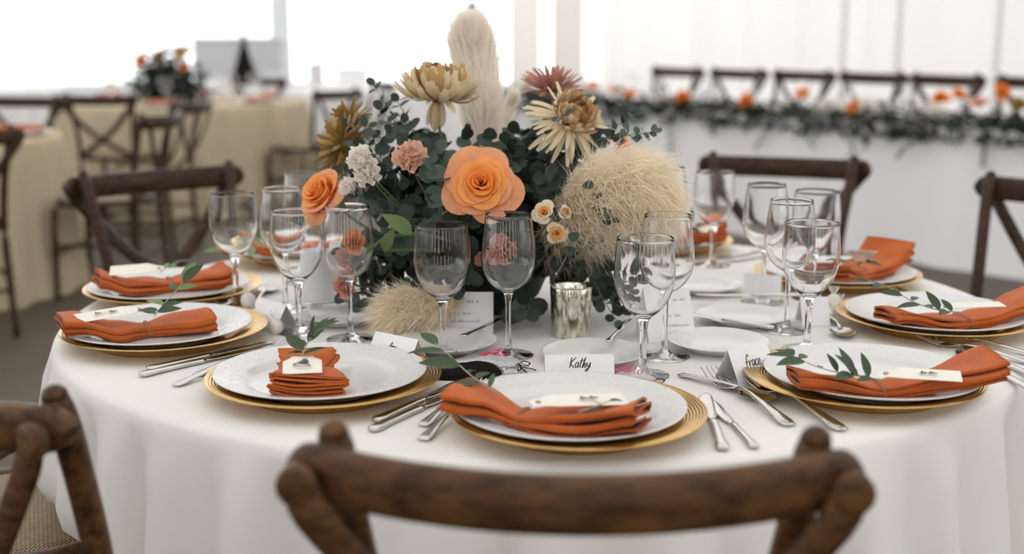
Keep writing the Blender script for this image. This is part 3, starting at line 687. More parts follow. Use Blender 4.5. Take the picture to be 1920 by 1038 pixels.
# ------------------------------------------------------------------ cutlery
def z_arc(x, L, a): return a*sin(pi*min(1, max(0, x/L)))
kn_h = MB().loft([(x, 0, .0042, w, t) for x, w, t in ((0, .002, .0015), (.0015, .0068, .0030), (.008, .0088, .0038), (.018, .0082, .0036), (.03, .0066, .0034), (.06, .0056, .0033), (.09, .0052, .0033), (.105, .0060, .0034), (.112, .0048, .0030))], 12, 3).mesh('handle', M['steel'])
kn_b = MB().loft([(x, y, .0040, w, t) for x, y, w, t in ((.110, 0, .0045, .0022), (.118, .0008, .0052, .0013), (.13, .0020, .0088, .0010), (.16, .0022, .0098, .0009), (.19, .0018, .0102, .0008), (.21, .001, .0098, .0007), (.224, -.001, .0075, .0006), (.232, -.003, .0040, .0005), (.235, -.0042, .0012, .0004))], 10, 2).mesh('blade', M['steel'])
fk_h = MB().loft([(x, 0, .0025+z, w, t) for x, z, w, t in ((0, .0005, .002, .001), (.0015, .0005, .0075, .0014), (.012, .001, .0092, .0016), (.03, .003, .0070, .0018), (.06, .006, .0045, .0020), (.09, .0085, .0032, .0020), (.112, .0085, .0030, .0018), (.125, .0060, .0040, .0014))], 10, 2.5).mesh('handle', M['steel'])
mb = MB().loft([(x, 0, .0025+z, w, t) for x, z, w, t in ((.122, .0067, .0036, .0014), (.132, .0035, .0075, .0010), (.142, .0012, .0112, .0009), (.152, .0008, .0120, .0009), (.156, .0012, .0120, .0009))], 10, 3)
for k in range(4):
    yc = -.0098 + .00653*k
    mb.loft([(x, yc, .0025+z, w, .0009) for x, z, w in ((.154, .001, .0023), (.17, .0028, .0021), (.185, .0058, .0018), (.198, .0098, .0012), (.2005, .0108, .0004))], 6, 2.5)
fk_t = mb.mesh('tines', M['steel'])
sp_h = fk_h
def spoon_bowl(u, v):
    x = .121 + .062*u; w = .0205*sqrt(max(0, 1-(2*u-1)**2))**.9*(1-.12*u) + .0025*(1-u); y = (2*v-1)*w
    q = max(0, 1-(2*v-1)**2)*max(0, 1-(2*u-1)**2); return (x, y, .0085 - .0075*q**.8)
mbs = MB().grid(spoon_bowl, 14, 10); sp_b = mbs.mesh('spoon_bowl', M['steel'])
CUT = {'knife': [('handle', kn_h), ('blade', kn_b)], 'fork': [('handle', fk_h), ('tines', fk_t)], 'spoon': [('handle', sp_h), ('spoon_bowl', sp_b)]}
CL = {'knife': .235, 'fork': .2, 'spoon': .183}
def cutlery(kind, end, to, label, z=.0006, sc=1., up1=0., name=None):
    """handle end at one point, pointing to the other"""
    d = V((to.x-end.x, to.y-end.y, 0)).normalized(); rz = atan2(d.y, d.x)
    t = thing(name or 'table_'+kind, label, kind, (end.x, end.y, TH+z), rz, 'silver cutlery on the front table')
    t.scale = (sc, sc, sc); t.rotation_euler = (0, -up1, rz)
    for n_, me in CUT[kind]: inst(n_, me, t)
    return t
def cpx(kind, x0, y0, x1, y1, label, z=.0006, **k): return cutlery(kind, at(x0, y0, z=.004), at(x1, y1, z=.004), label, z, **k)
cpx('knife', 262, 703, 480, 654, 'silver knife left of the front left plate, outer of the two')
cpx('knife', 276, 692, 520, 637, 'silver knife left of the front left plate, inner of the two')
cpx('fork', 327, 721, 500, 668, 'silver fork slipping under the front left charger, outer handle')
cpx('fork', 366, 702, 520, 655, 'silver fork slipping under the front left charger, inner handle')
cpx('knife', 696, 806, 885, 722, 'silver knife nearest the camera of the pair between the two front left plates')
cpx('knife', 704, 788, 880, 710, 'silver knife beside its twin between the two front left plates')
cpx('fork', 792, 823, 900, 740, 'silver fork under the nearest charger, outer handle')
cpx('fork', 792, 796, 900, 725, 'silver fork under the nearest charger, inner handle')
cpx('knife', 1356, 842, 1318, 730, 'silver knife tucked against the right rim of the nearest charger')
cpx('knife', 1416, 838, 1335, 752, 'silver knife with rounded blade, right of the nearest charger', sc=.82)
cpx('fork', 1482, 796, 1308, 690, 'silver fork between the two front right plates, nearer the name card', sc=1.22)
cpx('fork', 1581, 805, 1370, 697, 'silver fork beside the front right charger, its dark handle pointing at the camera', up1=rad(.6), sc=1.22)
cpx('knife', 1945, 735, 1850, 686, 'silver knife right of the front right plate, nearer of two')
cpx('knife', 1975, 722, 1862, 672, 'silver knife right of the front right plate, farther of two')
cpx('fork', 1940, 681, 1672, 624, 'silver fork before the plate at the right edge, nearer of two')
cpx('fork', 1955, 668, 1712, 620, 'silver fork before the plate at the right edge, farther of two')
cpx('fork', 1740, 560, 1640, 534, 'silver fork before the far right plate, nearer of two')
cpx('fork', 1720, 552, 1615, 532, 'silver fork before the far right plate, farther of two')
cpx('knife', 1490, 468, 1375, 487, 'silver knife behind the far right charger, nearer of two')
cpx('knife', 1470, 462, 1360, 480, 'silver knife behind the far right charger, farther of two')
cpx('spoon', 1553, 588, 1590, 640, 'silver dessert spoon with its bowl towards the front right plate')
cpx('spoon', 1275, 700, 1345, 722, 'dessert spoon under the place card with brown script')
cpx('spoon', 470, 575, 500, 548, 'small spoon lying behind the left place card')
# butter knives lying on the bread plates
cpx('knife', 866, 650, 930, 622, 'dark-looking butter knife on the bread plate before the menu', .0185, sc=.66, up1=rad(1))
cpx('knife', 1140, 660, 1175, 625, 'butter knife on the bread plate behind the nearest place card', .0185, sc=.66, up1=rad(1))
cpx('knife', 1450, 634, 1275, 604, 'butter knife pointing at the menu card from the bread plate behind the brown-script card', .0185, sc=.85)
cpx('knife', 1506, 570, 1310, 570, 'butter knife lying level across the bread plate at the right', .0185, sc=.85)
cpx('knife', 575, 588, 690, 578, 'butter knife on the bread plate behind the left glasses', .0185, sc=.7)

# ------------------------------------------------------------------ candles and favours
p = at(1070, 628, z=.0); vt = thing('votive_holder', 'mottled silver-gold mercury glass votive holder in front of the flowers', 'candle holder', (p.x, p.y, TH))
MB().lathe([(0, 0), (.030, 0), (.032, .002), (.0325, .01), (.034, .06), (.0352, .083), (.0347, .0842), (.0338, .083), (.0325, .06), (.0308, .01), (.028, .005), (0, .005)], 48).build('holder', M['mercury'], vt)
cd = MB().lathe([(0, .0055), (.025, .0055), (.0255, .007), (.0255, .042), (.024, .044), (0, .043)], 32).build('candle', M['wax'], vt)
MB().tube([(0, 0, .043), (.001, 0, .052)], .0008, 6).build('wick', M['black'], cd)
for px, py, d, lab in ((598, 572, 2.28, 'white cylinder candle holder behind the glasses on the left'), (640, 560, 2.38, 'second white cylinder holder half behind the left tapered glass')):
    p = at(px, py, y=d); t = thing('cylinder_holder', lab, 'candle holder', (p.x, p.y, TH), 0, 'white cylinder holders')
    MB().lathe([(0, 0), (.030, 0), (.0315, .002), (.0315, .088), (.031, .09), (.0295, .09), (.029, .088), (.029, .008), (0, .008)], 40).build('holder', M['card'], t)
    MB().lathe([(0, .0085), (.026, .0085), (.0262, .06), (.025, .062), (0, .061)], 32).build('candle', M['wax'], t)
def text_mesh(body, size, mtl, shear=0.):
    c = bpy.data.curves.new('lettering', 'FONT'); c.body = body; c.size = size; c.shear = shear; c.align_x = 'CENTER'; c.space_line = .8; c.offset = size*.015
    o = bpy.data.objects.new('lettering', c); COL.objects.link(o)
    me = bpy.data.meshes.new_from_object(o.evaluated_get(bpy.context.evaluated_depsgraph_get())); bpy.data.objects.remove(o); bpy.data.curves.remove(c)
    me.materials.clear(); me.materials.append(mtl); return me
jm = text_mesh('JUST\nMARRIED', .011, M['red_ink'], .25)
def favour(loc, rz, label, dark):
    t = thing('favour_bag', label, 'favour bag', (loc.x, loc.y, TH), rz, 'cellophane favour bags')
    r = random.Random(int(loc.x*1000))
    def pil(u, v):
        x = -.04+.08*u; y = (-.03+.06*v)*(1 - .75*max(0, (u-.72)/.28)**.8 + .9*max(0, (u-.9)/.1)*.75); e = (1-(2*u-1)**4)*(1-(2*v-1)**2)
        return (x, y, .002+.018*max(0, e)**.6+.0012*sin(31*u+9*v))
    MB().grid(pil, 18, 12).build('bag', M['cello'], t)
    MB().grid(lambda u, v: (-.04+.08*u, (-.03+.06*v)*(1 - .75*max(0, (u-.72)/.28)**.8), .0008), 8, 4).build('bag_back', M['card'], t)
    inst('lettering', jm, t, Matrix.Translation((-.012, .008, .0225)) @ Matrix.Rotation(-rz+dark[2], 4, 'Z') @ Matrix.Rotation(rad(35), 4, 'X'))
    # ribbon tie with two loops and tails
    for s in (-1, 1):
        lp = catmull([(.030, 0, .009), (.036, s*.008, .014), (.043, s*.015, .011), (.040, s*.017, .006), (.032, s*.004, .008)], 5)
        MB().tube(lp, .0013, 6, flat=.5).build('ribbon_loop', M['black'], t)
        MB().tube(catmull([(.030, 0, .008), (.040, s*.004, .006), (.050, s*.011, .003), (.056, s*.010, .002)], 4), .0013, 6, flat=.5).build('ribbon_tail', M['black'], t)
    MB().tube([(.030, -.006, .004), (.030, -.005, .011), (.030, .005, .011), (.030, .006, .004)], .0014, 6).build('ribbon_knot', M['black'], t)
    return t
p = at(936, 684, z=.006); favour(p, rad(-25), 'cellophane favour bag with red lettering behind the nearest napkin', (0, 0, rad(-10)))
p = at(1185, 712, z=.01); favour(p, rad(-22), 'cellophane favour bag with red lettering and black ribbon right of the nearest place card', (0, 0, rad(3)))
# black padded sleep-mask shaped pouch
p = at(874, 698, z=.004); t = thing('black_pouch', 'black satin pouch with gold print lying behind the olive sprig', 'pouch', (p.x, p.y, TH), rad(18))
def pouch(u, v):
    a = 2*pi*u; rr = sqrt(v); x = .052*rr*cos(a)*(1+.12*cos(2*a)); y = .033*rr*sin(a)*(1+.15*cos(a)); return (x, y, .002+.016*(1-v)**.5*(1+.1*sin(3*a)))
MB().grid(pouch, 32, 8).build('pouch_body', M['black'], t)
MB().tube(catmull([(.048, 0, .004), (.06, .006, .006), (.072, .003, .004), (.08, .008, .003), (.074, .012, .003), (.062, .004, .003)], 5), .0011, 6).build('drawstring', M['black'], t)
MB().tube(catmull([(-.03, .028, .006), (-.02, .036, .009), (-.008, .034, .008)], 5), .0011, 6).build('drawstring', M['black'], t)
print_lines(V((-.03, -.004, .0165)), V((1, -.35, 0)), V((.1, .6, .5)), [(0, .018, 0, .004)], t).data.materials[0] = M['gold']
# pale round favours of sugared almonds tied in film, left and right of the table
def sweet(px, py, label, r_=.0125):
    p = at(px, py, z=r_); t = thing('wrapped_sweet', label, 'favour', (p.x, p.y, TH), px*.1, 'film wrapped sweets')
    MB().lathe([(0, 0), (r_*.5, .001), (r_*.9, r_*.45), (r_, r_), (r_*.85, r_*1.55), (r_*.4, r_*1.95), (0, r_*2)], 24).build('sweet', M['carn_white'], t)
    def tw(u, v): a = 2*pi*u; q = r_*(.2+.8*v)*(1+.18*sin(6*a)*v); return (q*cos(a)*.8, q*sin(a)*.8, r_*1.9+r_*1.1*v+.003*sin(7*a)*v)
    MB().grid(tw, 28, 3).build('wrapper', M['cello'], t)
    return t
sweet(518, 612, 'pale wrapped sweet beside the left place card'); sweet(465, 562, 'pale wrapped sweet at the foot of the leftmost goblet', .014)
sweet(1571, 578, 'pale wrapped sweet left of the plate at the right edge'); sweet(1563, 562, 'pale wrapped sweet farther back behind the dessert spoon', .012)

# ------------------------------------------------------------------ the floral centrepiece
FC = V((-.035, 2.20, TH))                       # foot of the arrangement
FG = 'flowers of the table centrepiece'
fb = thing('flower_bowl', 'low dark bowl hidden under the foliage of the centrepiece', 'bowl', FC)
MB().lathe([(0, 0), (.06, 0), (.062, .004), (.085, .03), (.105, .075), (.108, .085), (.105, .086), (.10, .075), (.08, .03), (0, .02)], 40).build('bowl', M['euc3'], fb)
MB().lathe([(0, .125), (.04, .118), (.075, .1), (.098, .07), (.078, .03), (0, .022)], 24).build('floral_foam', M['euc3'], fb)

def rose(c, axis, R, label, mats=('rose_in', 'rose_mid', 'rose_out'), n=24, seed=1, name='rose', open_=1., group=FG, cat='rose'):
    rn = random.Random(seed); o = thing(name, label, cat, c, 0, group); o.rotation_mode = 'QUATERNION'; o.rotation_quaternion = aim(axis, rn.random()*6)
    for k in range(n):
        t = k/(n-1); ph0 = k*2.4 + rn.uniform(-.2, .2)
        rb = R*(.02+.26*t); rt = R*(.045 + .70*t**.95*open_); top = R*(.40 - .30*t*t - .10*t); spread = 1.5-.62*t; curl = R*(.035+.20*t**1.5+(.16 if t > .86 else 0))*open_
        tilt = rn.uniform(-.05, .05); wob = rn.random()*6; bot = -R*(.30+.12*t)
        def f(u, v):
            uu = 2*u-1; vv = v*(1-.12*uu*uu - .025*sin(3*uu+wob))
            wv = (.45+.55*sin(pi*min(1, .12+.72*v)))
            a = ph0 + uu*spread*wv
            rr = rb + (rt-rb)*vv**1.3 + curl*max(0, vv-.70)**1.2*2.6 + R*.025*sin(2.4*uu+wob)*v*(.25+t)
            z = bot + (top-bot)*sin(min(1.45, vv*1.5)) - curl*max(0, vv-.80)*1.7 + R*tilt*v
            return (rr*cos(a), rr*sin(a), z)
        m = mats[0] if t < .45 else mats[1] if t < .75 else mats[2]
        MB().grid(f, 8, 8).build('petal', M[m], o)
    MB().lathe([(0, -R*.62), (R*.12, -R*.6), (R*.24, -R*.5), (R*.3, -R*.36), (R*.2, -R*.2)], 12).build('calyx', M['stem'], o)
    return o
def stalk(o_loc, axis, R, parent_mat='stem', r=.0028):
    """the stalk of a flower back down to the bowl, in the flower's own thing"""
    return None
def add_stalk(o, back, r=.0026):
    """stalk from behind the head to the bowl"""
    q = o.rotation_quaternion.to_matrix() if o.rotation_mode == 'QUATERNION' else Matrix.Identity(3)
    iv = q.inverted(); p0 = V(o.location); ax = q @ V((0, 0, 1)); a = p0 - ax*back; e = FC + V((0, 0, .10)) + (p0-FC)*V((.18, .18, 0)); mid = a - ax*.06 + V((0, 0, -.03))
    pts = bez(a, mid, e, 10)
    MB().tube([iv @ (p-p0) for p in pts], r, 7).build('stalk', M['stem'], o)
V3 = V
r1 = rose(at(903, 347, y=1.955), V((-.05, -.93, .36)), .073, 'large open orange and peach rose at the front of the centrepiece', n=38, seed=4); add_stalk(r1, .04)
r2 = rose(at(606, 364, y=2.02), V((-.55, -.6, .55)), .077, 'orange-peach rose at the left, seen above the second goblet', n=22, seed=6, mats=('rose_mid', 'rose_mid', 'rose_out'), open_=.75); add_stalk(r2, .032)
r3 = rose(at(1166, 270, y=2.34), V((.4, -.3, .9)), .036, 'peach rose peeping out behind the right-hand pampas plume', n=18, seed=8, mats=('rose_mid', 'rose_out', 'rose_out'), open_=.7); add_stalk(r3, .025)
r4 = rose(at(663, 455, y=2.03), V((-.25, -.9, .2)), .031, 'small vivid orange ranunculus behind the left tapered glass', ('ran', 'ran', 'rose_in'), 24, 9, 'ranunculus', .8, FG, 'flower'); add_stalk(r4, .02)
for px, py, R, ax, lab, sd in ((1020, 397, .0285, (-.2, -.9, .3), 'cream spray rose with apricot heart, left of the three', 11), (1060, 397, .024, (.5, -.7, .5), 'half-open cream spray rose, right of the three', 12), (1045, 438, .026, (.15, -.95, .1), 'apricot spray rose, lowest of the three', 13)):
    o = rose(at(px, py, y=1.945), ax, R, lab, ('cream_in', 'cream_in' if sd == 13 else 'cream_out', 'cream_out'), 17, sd, 'spray_rose', .8 if sd != 12 else .55); add_stalk(o, .013, .0014)

# chrysanthemums built from strap petals
def strap(m, w, c0, c1, spoon=.6, pts=5):
    vs = []; fs = []
    x = z = 0; a = 0
    for i in range(pts+1):
        t = i/pts; hw = w*(.35+.65*sin(pi*min(1, t**(.8+spoon)*.72+.12))) if t < 1 else w*.5
        cup = hw*.35
        hw *= .72; vs += [(x, -hw, z+cup), (x, 0, z), (x, hw, z+cup)]
        a = c0 + (c1-c0)*t; x += cos(a)/pts; z += sin(a)/pts
    for i in range(pts):
        for j in (0, 1): fs.append((i*3+j, i*3+j+3, i*3+j+4, i*3+j+1))
    return MB().add(vs, fs).mesh('petal', m)
def mum(c, axis, R, label, layers, seed, name='chrysanthemum', centre='bronze'):
    """layers: (count, elevation in degrees, length factor, start radius, meshes)"""
    rn = random.Random(seed); o = thing(name, label, 'flower', c, 0, FG); o.rotation_mode = 'QUATERNION'; o.rotation_quaternion = aim(axis, rn.random()*6)
    for n, el, ln, r0, ms in layers:
        n = int(n*1.7)
        for k in range(n):
            a = 2*pi*(k+rn.uniform(-.3, .3))/n + n; e = rad(el + rn.uniform(-7, 7)); l = R*ln*rn.uniform(.88, 1.1)
            b = Matrix.Rotation(a, 4, 'Z') @ Matrix.Translation((R*r0, 0, R*.05*(el/45))) @ Matrix.Rotation(-e, 4, 'Y') @ Matrix.Rotation(rn.uniform(-.25, .25), 4, 'X') @ Matrix.Scale(l, 4)
            inst('petal', rn.choice(ms), o, b)
    MB().lathe([(0, -R*.20), (R*.14, -R*.17), (R*.22, -R*.05), (R*.2, R*.08), (R*.1, R*.16), (0, R*.18)], 14).build('flower_head', M[centre], o)
    return o
def S(m, *a): return strap(M[m], *a)
cr_out = [S('mum_cream', .13, .05, -.5), S('mum_cream', .14, .2, -.2), S('mum_cream', .13, .1, .5)]
cr_up = [S('mum_cream', .15, -.25, 1.35), S('mum_cream', .15, -.1, 1.25)]
br_up = [S('bronze2', .16, 0, 1.5), S('mum_cream', .15, 0, 1.4), S('bronze2', .17, .1, 1.6)]
br_in = [S('bronze', .20, .2, 1.7), S('bronze2', .20, .2, 1.7)]
dr = [S('mum_cream', .14, -.3, -1.2), S('mum_cream', .13, -.2, -.9)]
LM = [(4, -12, 1.05, .12, cr_out), (16, -6, 1.12, .14, cr_up), (18, 4, 1.08, .14, cr_up), (20, 14, 1.0, .14, br_up + cr_up), (20, 26, .92, .12, br_up), (18, 38, .82, .10, br_up + br_in), (16, 52, .70, .08, br_in), (12, 68, .55, .05, br_in)]
m1 = mum(at(822, 180, y=2.14), V((.10, -.12, 1)), .066, 'bronze and cream chrysanthemum standing highest above the foliage, left of the tall plume', LM + [(7, -55, .85, .06, dr)], 3); add_stalk(m1, .012)
cr2 = [S('mum_cream', .085, .15, -.35), S('mum_cream', .095, .1, .25), S('mum_cream', .085, -.1, -.6)]
m2 = mum(at(1068, 226, y=2.08), V((.48, -.52, .62)), .072, 'large cream chrysanthemum with bronze heart at the upper right', [(14, -28, 1.0, .10, cr2), (16, -5, .98, .10, cr2), (18, 2, .70, .10, br_up), (22, 16, .66, .12, br_up), (24, 32, .60, .12, br_up + br_in), (22, 46, .52, .10, br_in), (18, 60, .44, .07, br_in), (12, 80, .34, .02, br_in)], 5); add_stalk(m2, .012)
go = [S('mum_gold', .10, .05, -.4), S('mum_gold', .12, .1, .5), S('bronze2', .10, 0, .4)]
m3 = mum(at(641, 272, y=2.16), V((-.85, .25, .25)), .058, 'ochre chrysanthemum turned away to the left', [(18, -20, 1, .1, go), (18, 5, .95, .1, go), (16, 30, .8, .08, go), (12, 55, .6, .05, go)], 7, centre='mum_gold'); add_stalk(m3, .012)
m4 = mum(at(655, 225, y=2.22), V((-.6, .3, .7)), .042, 'smaller ochre chrysanthemum above its twin at the left', [(16, -10, 1, .1, go), (16, 20, .9, .1, go), (12, 50, .7, .06, go)], 8, centre='mum_gold'); add_stalk(m4, .012)
pk = [S('mum_pink', .11, 0, .5), S('mum_pink', .12, .1, -.2)]
m5 = mum(at(1037, 172, y=2.32), V((.05, -.3, 1)), .060, 'dusky mauve chrysanthemum behind the cream one', [(14, 10, .95, .1, pk), (14, 30, .9, .1, pk), (12, 55, .75, .06, pk)], 9, centre='mum_pink'); add_stalk(m5, .012)

def carnation(c, axis, R, label, m, seed, n=20):
    rn = random.Random(seed); o = thing('carnation', label, 'flower', c, 0, FG); o.rotation_mode = 'QUATERNION'; o.rotation_quaternion = aim(axis, rn.random()*6)
    ms = []
    for k in range(4):
        p = [rn.random()*6 for _ in range(3)]
        def f(u, v):
            uu = 2*u-1; a = uu*.62; r = v*(1-.08*uu*uu + .06*sin(9*uu+p[0])*v)
            ruf = .14*v*v*sin(6.5*uu+p[1]) + .06*v*v*sin(15*uu+p[2]); b = .55*v*v
            return (r*cos(a)*cos(b), r*sin(a), r*sin(b)*.5+ruf)
        ms.append(MB().grid(f, 14, 5).mesh('petal', M[m]))
    for k in range(n):
        t = k/(n-1); e = rad(8+72*t); l = R*(1.02-.38*t)
        inst('petal', rn.choice(ms), o, Matrix.Rotation(k*2.4, 4, 'Z') @ Matrix.Rotation(-e, 4, 'Y') @ Matrix.Rotation(rn.uniform(-.4, .4), 4, 'X') @ Matrix.Scale(l, 4))
    MB().lathe([(0, -R*.7), (R*.16, -R*.65), (R*.2, -R*.2), (R*.26, .02*R), (0, .05*R)], 12).build('calyx', M['stem'], o)
    return o
for px, py, d, R, ax, lab, m, sd in (
    (770, 300, 1.975, .036, (-.1, -.85, .5), 'peach carnation left of the large rose, beside grey-green leaves', 'carn_peach', 1),
    (680, 302, 1.99, .031, (-.3, -.8, .5), 'white carnation, upper of two below the ochre chrysanthemum', 'carn_white', 2),
    (692, 326, 1.98, .031, (-.1, -.9, .3), 'white carnation just below and right of another white one', 'carn_white', 3),
    (656, 352, 1.98, .021, (-.4, -.8, .3), 'smallest white carnation above the left tapered glass', 'carn_white', 4),
    (940, 470, 1.99, .036, (-.1, -.95, .2), 'pink carnation behind the central tapered wine glass', 'carn_pink', 5),
    (653, 533, 2.05, .030, (-.3, -.9, .1), 'pink carnation low down behind a glass stem, left', 'carn_pink', 6),
    (650, 487, 2.06, .026, (-.4, -.9, .1), 'pink carnation under the orange ranunculus', 'carn_pink', 7),
    (905, 487, 2.04, .016, (-.5, -.8, .1), 'pink carnation bud beside the larger pink one', 'carn_pink', 8)):
    add_stalk(carnation(at(px, py, y=d), ax, R, lab, m, sd), R*.6, .0016)

# pampas plumes
def pampas(pts, W, label, seed, n=4200, ln=.05, m='pampas', spread=.6, droop=.012, wfun=None, fz=.006):
    rn = random.Random(seed); P = catmull(pts, 8); o = thing('pampas_plume', label, 'pampas', P[0], 0, FG); P0 = P[0]; P = [p-P0 for p in P]; K = len(P)
    MB().tube(P, [.0018]*K, 6).build('stem', M['stem_brown'], o)
    vs = []; fs = []
    for i in range(n):
        t = rn.random()**.85; f = t*(K-1); a = min(K-2, int(f)); p = P[a].lerp(P[a+1], f-a); tg = (P[a+1]-P[a]).normalized()
        x = tg.orthogonal().normalized(); y = tg.cross(x); g = rn.random()*2*pi; out = x*cos(g)+y*sin(g)
        wf = wfun(t) if wfun else sin(pi*min(1, .10+.86*t))**.7
        R = W*wf*rn.random()**.45; l = ln*rn.uniform(.6, 1.15)*(.55+.45*wf)
        b0 = p + out*R*.35; b1 = b0 + out*R*spread*.65 + tg*l*.55; b2 = p + out*R + tg*l + V((0, 0, -droop*rn.uniform(.2, 1.6))) + V((rn.gauss(0, fz), rn.gauss(0, fz), rn.gauss(0, fz)))
        b15 = b1.lerp(b2, .5) + V((rn.gauss(0, .0014), 0, rn.gauss(0, .0014)))
        sd = (b2-b0).cross(V((rn.gauss(0, 1), rn.gauss(0, 1), rn.gauss(0, 1)))).normalized(); w = rn.uniform(.0003, .00065)
        k = len(vs); vs += [b0-sd*w*.6, b0+sd*w*.6, b1-sd*w, b1+sd*w, b15-sd*w, b15+sd*w, b2]; fs += [(k, k+1, k+3, k+2), (k+2, k+3, k+5, k+4), (k+4, k+5, k+6)]
    q = MB().add(vs, fs).build('plume', M[m], o, False); q['kind'] = 'stuff'
    return o
pampas([at(915, 330, y=2.2), at(910, 260, y=2.26), at(895, 150, y=2.30), at(888, 105, y=2.31), at(885, 72, y=2.31)], .050, 'tall pale pampas plume rising straight up above the centrepiece', 1, 12000, .075, spread=.8, droop=0)
pampas([at(925, 330, y=2.2), at(938, 270, y=2.22), at(952, 215, y=2.24), at(958, 195, y=2.24)], .016, 'slim pampas plume leaning beside the foot of the tall one', 2, 1500, .045, droop=0)
pampas([at(1010, 470, y=2.12), at(1075, 420, y=2.06), at(1135, 365, y=2.02), at(1190, 350, y=2.0), at(1215, 365, y=1.99)], .080, 'broad fluffy pampas plume spreading to the right of the arrangement', 3, 15000, .075, 'pampas_dark', .75, .03, fz=.015)
pampas([at(870, 560, y=2.02), at(810, 575, y=1.99), at(765, 575, y=1.97), at(735, 580, y=1.96)], .040, 'short curly pampas tuft resting on the cloth beside the menu card', 4, 7000, .045, 'pampas_dark', .8, .012, fz=.012)

# eucalyptus and other greenery
def round_leaf(name, m, cup, pinch):
    vs = [(0, 0, 0)]; fs = []; n = 10
    for i in range(n):
        g = 2*pi*i/n; r = .5*(1-pinch*(.5+.5*cos(g)))
        x = .5-cos(g)*r*1.05; y = sin(g)*.5*(1-.25*pinch); vs.append((x, y, cup*(y*y*4)*.3 - .10*x*x))
    vs[0] = (.5, 0, -.03)
    fs = [(0, 1+i, 1+(i+1) % n) for i in range(n)]
    return MB().add(vs, fs).mesh(name, m)
EL = {'dark': [round_leaf('leaf', M['euc3'], .3, .1), round_leaf('leaf', M['euc'], .5, .2), round_leaf('leaf', M['euc'], .2, 0), round_leaf('leaf', M['euc3'], .1, .3)],
      'mid': [round_leaf('leaf', M['euc'], .3, .1), round_leaf('leaf', M['euc'], .1, .2), round_leaf('leaf', M['euc3'], .4, .2), round_leaf('leaf', M['euc2'], .3, .1)],
      'grey': [round_leaf('leaf', M['euc2'], .3, 0), round_leaf('leaf', M['euc2'], .1, .1), round_leaf('leaf', M['euc'], .3, .1)]}
EG = 'eucalyptus stems of the centrepiece'
def euc(pts, pairs, size, kind, label, seed, taper=.45, start=.3, name='eucalyptus_stem'):
    rn = random.Random(seed); P = catmull(pts, 6); o = thing(name, label, 'foliage', P[0], 0, EG); P0 = P[0]; P = [p-P0 for p in P]; K = len(P)
    MB().tube(P, [.0020*(1-.7*i/K) for i in range(K)], 5).build('stem', M['stem'], o)
    for k in range(pairs):
        t = start + (1-start)*(k+.5)/pairs; f = t*(K-1); a = min(K-2, int(f)); p = P[a].lerp(P[a+1], f-a); tg = (P[a+1]-P[a]).normalized()
        x = tg.orthogonal().normalized(); y = tg.cross(x); g = k*pi/2 + rn.uniform(-.5, .5); s = size*(1-taper*(k/pairs))
        for sg in (0, pi):
            d = (x*cos(g+sg)+y*sin(g+sg)) + tg*rn.uniform(.15, .8); up = tg*1.0 + V((0, -.5, .4)) + V((rn.gauss(0, .4), rn.gauss(0, .4), rn.gauss(0, .4)))
            l = s*rn.uniform(.75, 1.2)
            inst('leaf', rn.choice(EL[kind]), o, Matrix.Translation(p) @ frame_x(d, up) @ Matrix.Scale(l, 4))
    d = (P[-1]-P[-2]).normalized(); inst('leaf', rn.choice(EL[kind]), o, Matrix.Translation(P[-1]) @ frame_x(d, V((0, -.5, .5))) @ Matrix.Scale(size*(1-taper)*.9, 4))
    return o
B0 = FC + V((0, 0, .09))
def toward(px, py, y, k=.55, lift=.05):
    e = at(px, py, y=y); m = B0.lerp(e, k) + V((0, 0, lift)); return [B0+(e-B0)*.06, m, e]
